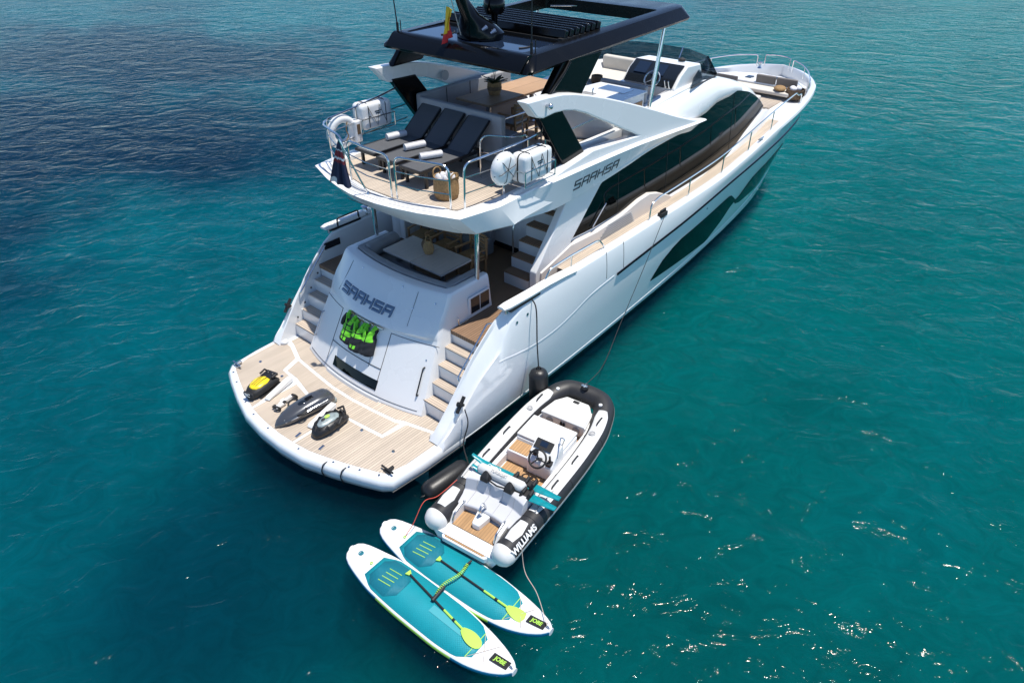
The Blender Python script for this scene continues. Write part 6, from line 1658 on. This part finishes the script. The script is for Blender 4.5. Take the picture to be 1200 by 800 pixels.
# turquoise water skis laid across the dinghy
def ski(p0, p1, label, z0, z1):
    p0, p1 = Vector(p0), Vector(p1); d = (p1-p0).normalized(); L = (p1-p0).length
    t = thing("water_ski", label, "water ski", tuple(p0), math.atan2(d.y, d.x), "water skis across the dinghy")
    dz = (p1.z-p0.z)/L
    g = []
    for i in range(17):
        s = i/16; x = L*s
        w_ = 0.085*min(1, 0.35+3.2*s)*min(1, 0.55+1.6*(1-s)); lift = 0.10*max(0, 0.22-s)**1.5/0.1
        z = dz*x+lift
        g.append([(x, -w_, z), (x, -w_*0.8, z+0.014), (x, 0, z+0.016), (x, w_*0.8, z+0.014), (x, w_, z), (x, 0, z-0.006)])
    mb = MB(); mb.loft(g); B = mb.build("ski_body", M['ski'], t, ang=50)
    for (a, b) in ((0.50, 0.70),):
        mb = MB()
        for q in (a, (a+b)/2+0.02, b): mb.tube([(L*q, -0.09, dz*L*q+0.01), (L*q+0.03, -0.05, dz*L*q+0.10), (L*q+0.03, 0.05, dz*L*q+0.10), (L*q, 0.09, dz*L*q+0.01)], 0.028, 8)
        mb.box((L*(a+b)/2, 0, dz*L*(a+b)/2+0.03), (L*0.25, 0.13, 0.035)); mb.build("binding", M['black'], t)
    mb = MB(); mb.prism([(L*0.93, -0.0), (L*0.985, 0.0), (L*0.975, -0.07), (L*0.95, -0.07)], 'y', -0.005, 0.005); mb.v = [(x, y, z+dz*L*0.95) for x, y, z in mb.v]; mb.build("fin", M['black'], t)
    mb = MB()
    for k in range(4): mb.box((L*(0.10+0.045*k), 0.0, dz*L*0.12+0.0265), (0.03, 0.08, 0.012), Matrix.Rotation(0.5, 3, 'Z'))
    mb.build("ski_stripe", M['gel'], t) if False else None
    text_mesh("SUNSEEKER" if False else "COMBO", 0.085, M['gel'], "ski_lettering", B, frame((L*0.24, 0.0, dz*L*0.24+0.017+0.004), (1, 0, dz), (0, 1, 0)), 0.002, True)
    return t
ski((1.36, -3.50, 0.78), (1.62, -5.15, 0.74), "upper turquoise water ski across the dinghy, its tip towards the yacht", 0, 0)
ski((1.22, -3.62, 0.72), (1.44, -5.20, 0.70), "lower turquoise water ski across the dinghy, half under the white bolster", 0, 0)

# ------------------------------------------------------------------ paddle boards
def outline(L, W, n=40, k=1.0):
    """half width along the board: tail at 0, nose at L"""
    f = pchip([0, 0.012, 0.05, 0.12, 0.25, 0.45, 0.62, 0.78, 0.88, 0.95, 0.985, 1.0], [0.0, 0.36, 0.58, 0.74, 0.93, 1.0, 0.99, 0.86, 0.66, 0.42, 0.22, 0.0])
    return f
def board(name, loc, rz, label, L=3.34, W=0.755, mark=True):
    t = thing(name, label, "paddle board", loc, rz, "inflatable paddle boards floating astern of the dinghy")
    f = outline(L, W)
    ss = [0, 0.004, 0.012, 0.03, 0.06, 0.1]+[0.14+0.03*i for i in range(25)]+[0.89, 0.92, 0.95, 0.97, 0.985, 0.994, 1.0]
    def rock(s): return 0.16*max(0, (s-0.72)/0.28)**2.2+0.03*max(0, (0.15-s)/0.15)**2
    rings = []
    for s in ss:
        h = W/2*f(s)+0.004; z = rock(s); r = []
        for k in range(20):
            a = 2*math.pi*k/20; ca, sa = math.cos(a), math.sin(a)
            e = 0.055
            yy = ca*e+math.copysign(max(h-e, 0.001), ca) if abs(ca) > 1e-6 else 0
            r.append((s*L, yy, z+0.06+sa*0.06))
        rings.append(r)
    mb = MB(); mb.loft(rings)
    nring = 20
    for fi, fc in enumerate(mb.f):
        if len(fc) != 4: continue
        k = fc[0] % nring; s_ = ss[min(fc[0]//nring, len(ss)-1)]
        top = 2 <= k <= 7
        port_side = k in (8, 9, 10, 11); star = k in (18, 19, 0, 1)
        if top: mb.m[fi] = 0
        elif s_ > 0.72 or s_ < 0.28: mb.m[fi] = 1
        else: mb.m[fi] = 2 if port_side or star else 1
    B = mb.build("board_body", [M['sup_white'], M['sup_blue'], M['lime']], t, ang=60)
    def pad(s0, s1, k0, z_off, m, nm, shape=None, par=t):
        n = 24; a, b = [], []
        for i in range(n+1):
            s = lerp(s0, s1, i/n); w_ = (W/2*f(s)-k0)
            e = min(i, n-i)
            if shape: w_ *= shape(i/n)
            a.append((s*L, w_, rock(s)+0.12+z_off)); b.append((s*L, -w_, rock(s)+0.12+z_off))
        g = [[a[i], (a[i][0], 0, a[i][2]+0.001), b[i]] for i in range(n+1)]
        q = MB(); q.loft(g, closed=False)
        o = q.build(nm, m, par, ang=60, recalc=False)
        sm = o.modifiers.new("t", 'SOLIDIFY'); sm.thickness = 0.004; sm.offset = 1
        return o
    endf = lambda u: min(1.0, 0.72+2.6*u)*min(1.0, 0.62+4.2*(1-u))
    P = pad(0.165, 0.815, 0.036, 0.001, M['teal'], "deck_pad", endf)
    pad(0.185, 0.36, 0.075, 0.006, M['teal_dark'], "grip_pad", lambda u: min(1, 0.62+1.8*u)*min(1, 0.5+2.0*(1-u)), P)
    q = MB()
    for k in range(4): q.tube([(L*0.235, -0.13+0.08*k-0.0, 0.133), (L*0.305, -0.13+0.08*k+0.03, 0.133)], 0.006, 5)
    q.build("pad_stripe", M['lime'], P)
    if mark:
        MB().box((L*0.62, 0.03, 0.1285), (L*0.19, 0.12, 0.006)).build("pad_panel", mat("pale_teal", (0.05, 0.33, 0.38), 0.5), P)
    # tail crest, carry handle, bungee, nose badge
    q = MB(); q.torus((L*0.065, 0.02, 0.132), 0.035, 0.010, (0, 0, 1), 16, 6); q.ell((L*0.065, 0.02, 0.13), (0.02, 0.03, 0.006)); q.build("tail_emblem", M['teal_dark'], t)
    q = MB(); q.torus((L*0.145, 0.0, 0.135), 0.02, 0.007, (0, 0, 1), 12, 6); q.build("leash_ring", M['lime'], t)
    h8, h9 = W/2*f(0.8)-0.08, W/2*f(0.88)-0.07
    zz = lambda s: rock(s)+0.127
    MB().tube([(L*0.79, -h8*0.95, zz(0.79)), (L*0.79, h8*0.95, zz(0.79))], 0.006, 5).build("bungee", M['lime'], t)
    MB().tube([(L*0.79, -h8*0.95, zz(0.79)), (L*0.88, h9, zz(0.88))], 0.004, 5).build("bungee", M['rope_pale'], t)
    MB().tube([(L*0.79, h8*0.95, zz(0.79)), (L*0.88, -h9, zz(0.88))], 0.004, 5).build("bungee", M['rope_pale'], t)
    s = 0.925
    bx = MB().box((L*s, 0.0, rock(s)+0.132), (0.30, 0.125, 0.010), Matrix.Rotation(-0.20, 3, 'Y')).build("nose_badge", M['black'], t)
    text_mesh("JOBE", 0.085, M['lime'], "badge_lettering", bx, frame((L*s-0.002, 0.0, rock(s)+0.1395), (1, 0, 0.20), (0, 1, 0)), 0.002, True)
    q = MB(); q.torus((L*0.982, 0, rock(0.98)+0.12), 0.03, 0.010, (0.3, 1, 0), 14, 6); q.build("nose_ring", M['chrome'], t)
    return t
board("paddle_board", (-0.86, -2.90, 0.0), -math.pi/2+0.02, "white and teal paddle board nearer the camera, with a pale panel on its pad")
board("paddle_board", (-0.20, -2.92, 0.0), -math.pi/2+0.055, "white and teal paddle board lying against the stern of the dinghy", mark=False)
def paddle(p0, p1, label):
    p0, p1 = Vector(p0), Vector(p1); d = p1-p0; L = d.length
    t = thing("paddle", label, "paddle", tuple(p0), math.atan2(d.y, d.x), "paddles lying on the boards")
    MB().tube([(0.02, 0, 0), (L*0.52, 0, 0)], 0.015, 10).build("shaft", M['black'], t)
    MB().tube([(L*0.52, 0, 0), (L*0.80, 0, 0)], 0.017, 10).build("lower_shaft", M['lime'], t)
    MB().tube([(L*0.64, 0, 0), (L*0.67, 0, 0)], 0.020, 10).build("clamp", M['black'], t)
    g = []
    for i in range(13):
        s = i/12; x = L*0.77+(L*0.23)*s; w_ = 0.012+0.085*math.sin(math.pi*min(1, 0.06+s*0.80))**0.8
        if s > 0.9: w_ *= (1-s)/0.1*0.5+0.5
        g.append([(x, -w_, 0.004), (x, 0, 0.018*(1-s)+0.006), (x, w_, 0.004), (x, 0, -0.006)])
    mb = MB(); mb.loft(g); mb.build("blade", M['lime'], t, ang=60)
    mb = MB(); mb.prism([(-0.035, -0.055), (-0.035, 0.055), (0.035, 0.022), (0.035, -0.022)], 'z', -0.015, 0.015); mb.build("grip", M['lime'], t, bevel=0.01)
    return t
paddle((-0.61, -3.98, 0.15), (-0.80, -5.62, 0.155), "lime bladed paddle lying on the board nearer the camera")
paddle((-0.13, -4.15, 0.15), (-0.07, -5.90, 0.155), "lime bladed paddle lying on the board against the dinghy")
t = thing("coiled_leash", "green coiled leash stretched across both paddle boards", "leash", (-0.62, -4.58, 0.16), 0.0)
mb = MB(); pth = []
for i in range(181):
    s = i/180; a = s*2*math.pi*22
    pth.append((s*0.70, 0.03*math.sin(s*7)+0.022*math.cos(a), 0.035*math.sin(s*math.pi)+0.022*math.sin(a)+0.012))
mb.tube(pth, 0.0075, 5); mb.build("coil", M['lime'], t)
mb = MB(); mb.tube([(-0.10, -0.02, 0.01), (0.18, 0.012, 0.02)], 0.030, 8); mb.build("ankle_cuff", M['black'], t)
MB().tube([(0.62, 0.02, 0.02), (0.78, 0.02, 0.01)], 0.018, 8).build("swivel", M['black'], t)
line("red_line", [(0.95, -3.52, 0.62), (0.55, -3.46, 0.52), (0.28, -3.42, 0.58), (0.02, -3.42, 0.3), (-0.15, -3.40, 0.14)], 0.006, M['rope_red'], "red line from the dinghy's port quarter to a board")
line("nose_line", [(0.62, -5.18, 0.58), (0.52, -5.34, 0.20), (0.36, -5.7, 0.17), (-0.02, -6.18, 0.30)], 0.006, M['rope_pale'], "thin pale line from the dinghy's starboard quarter to a board nose")
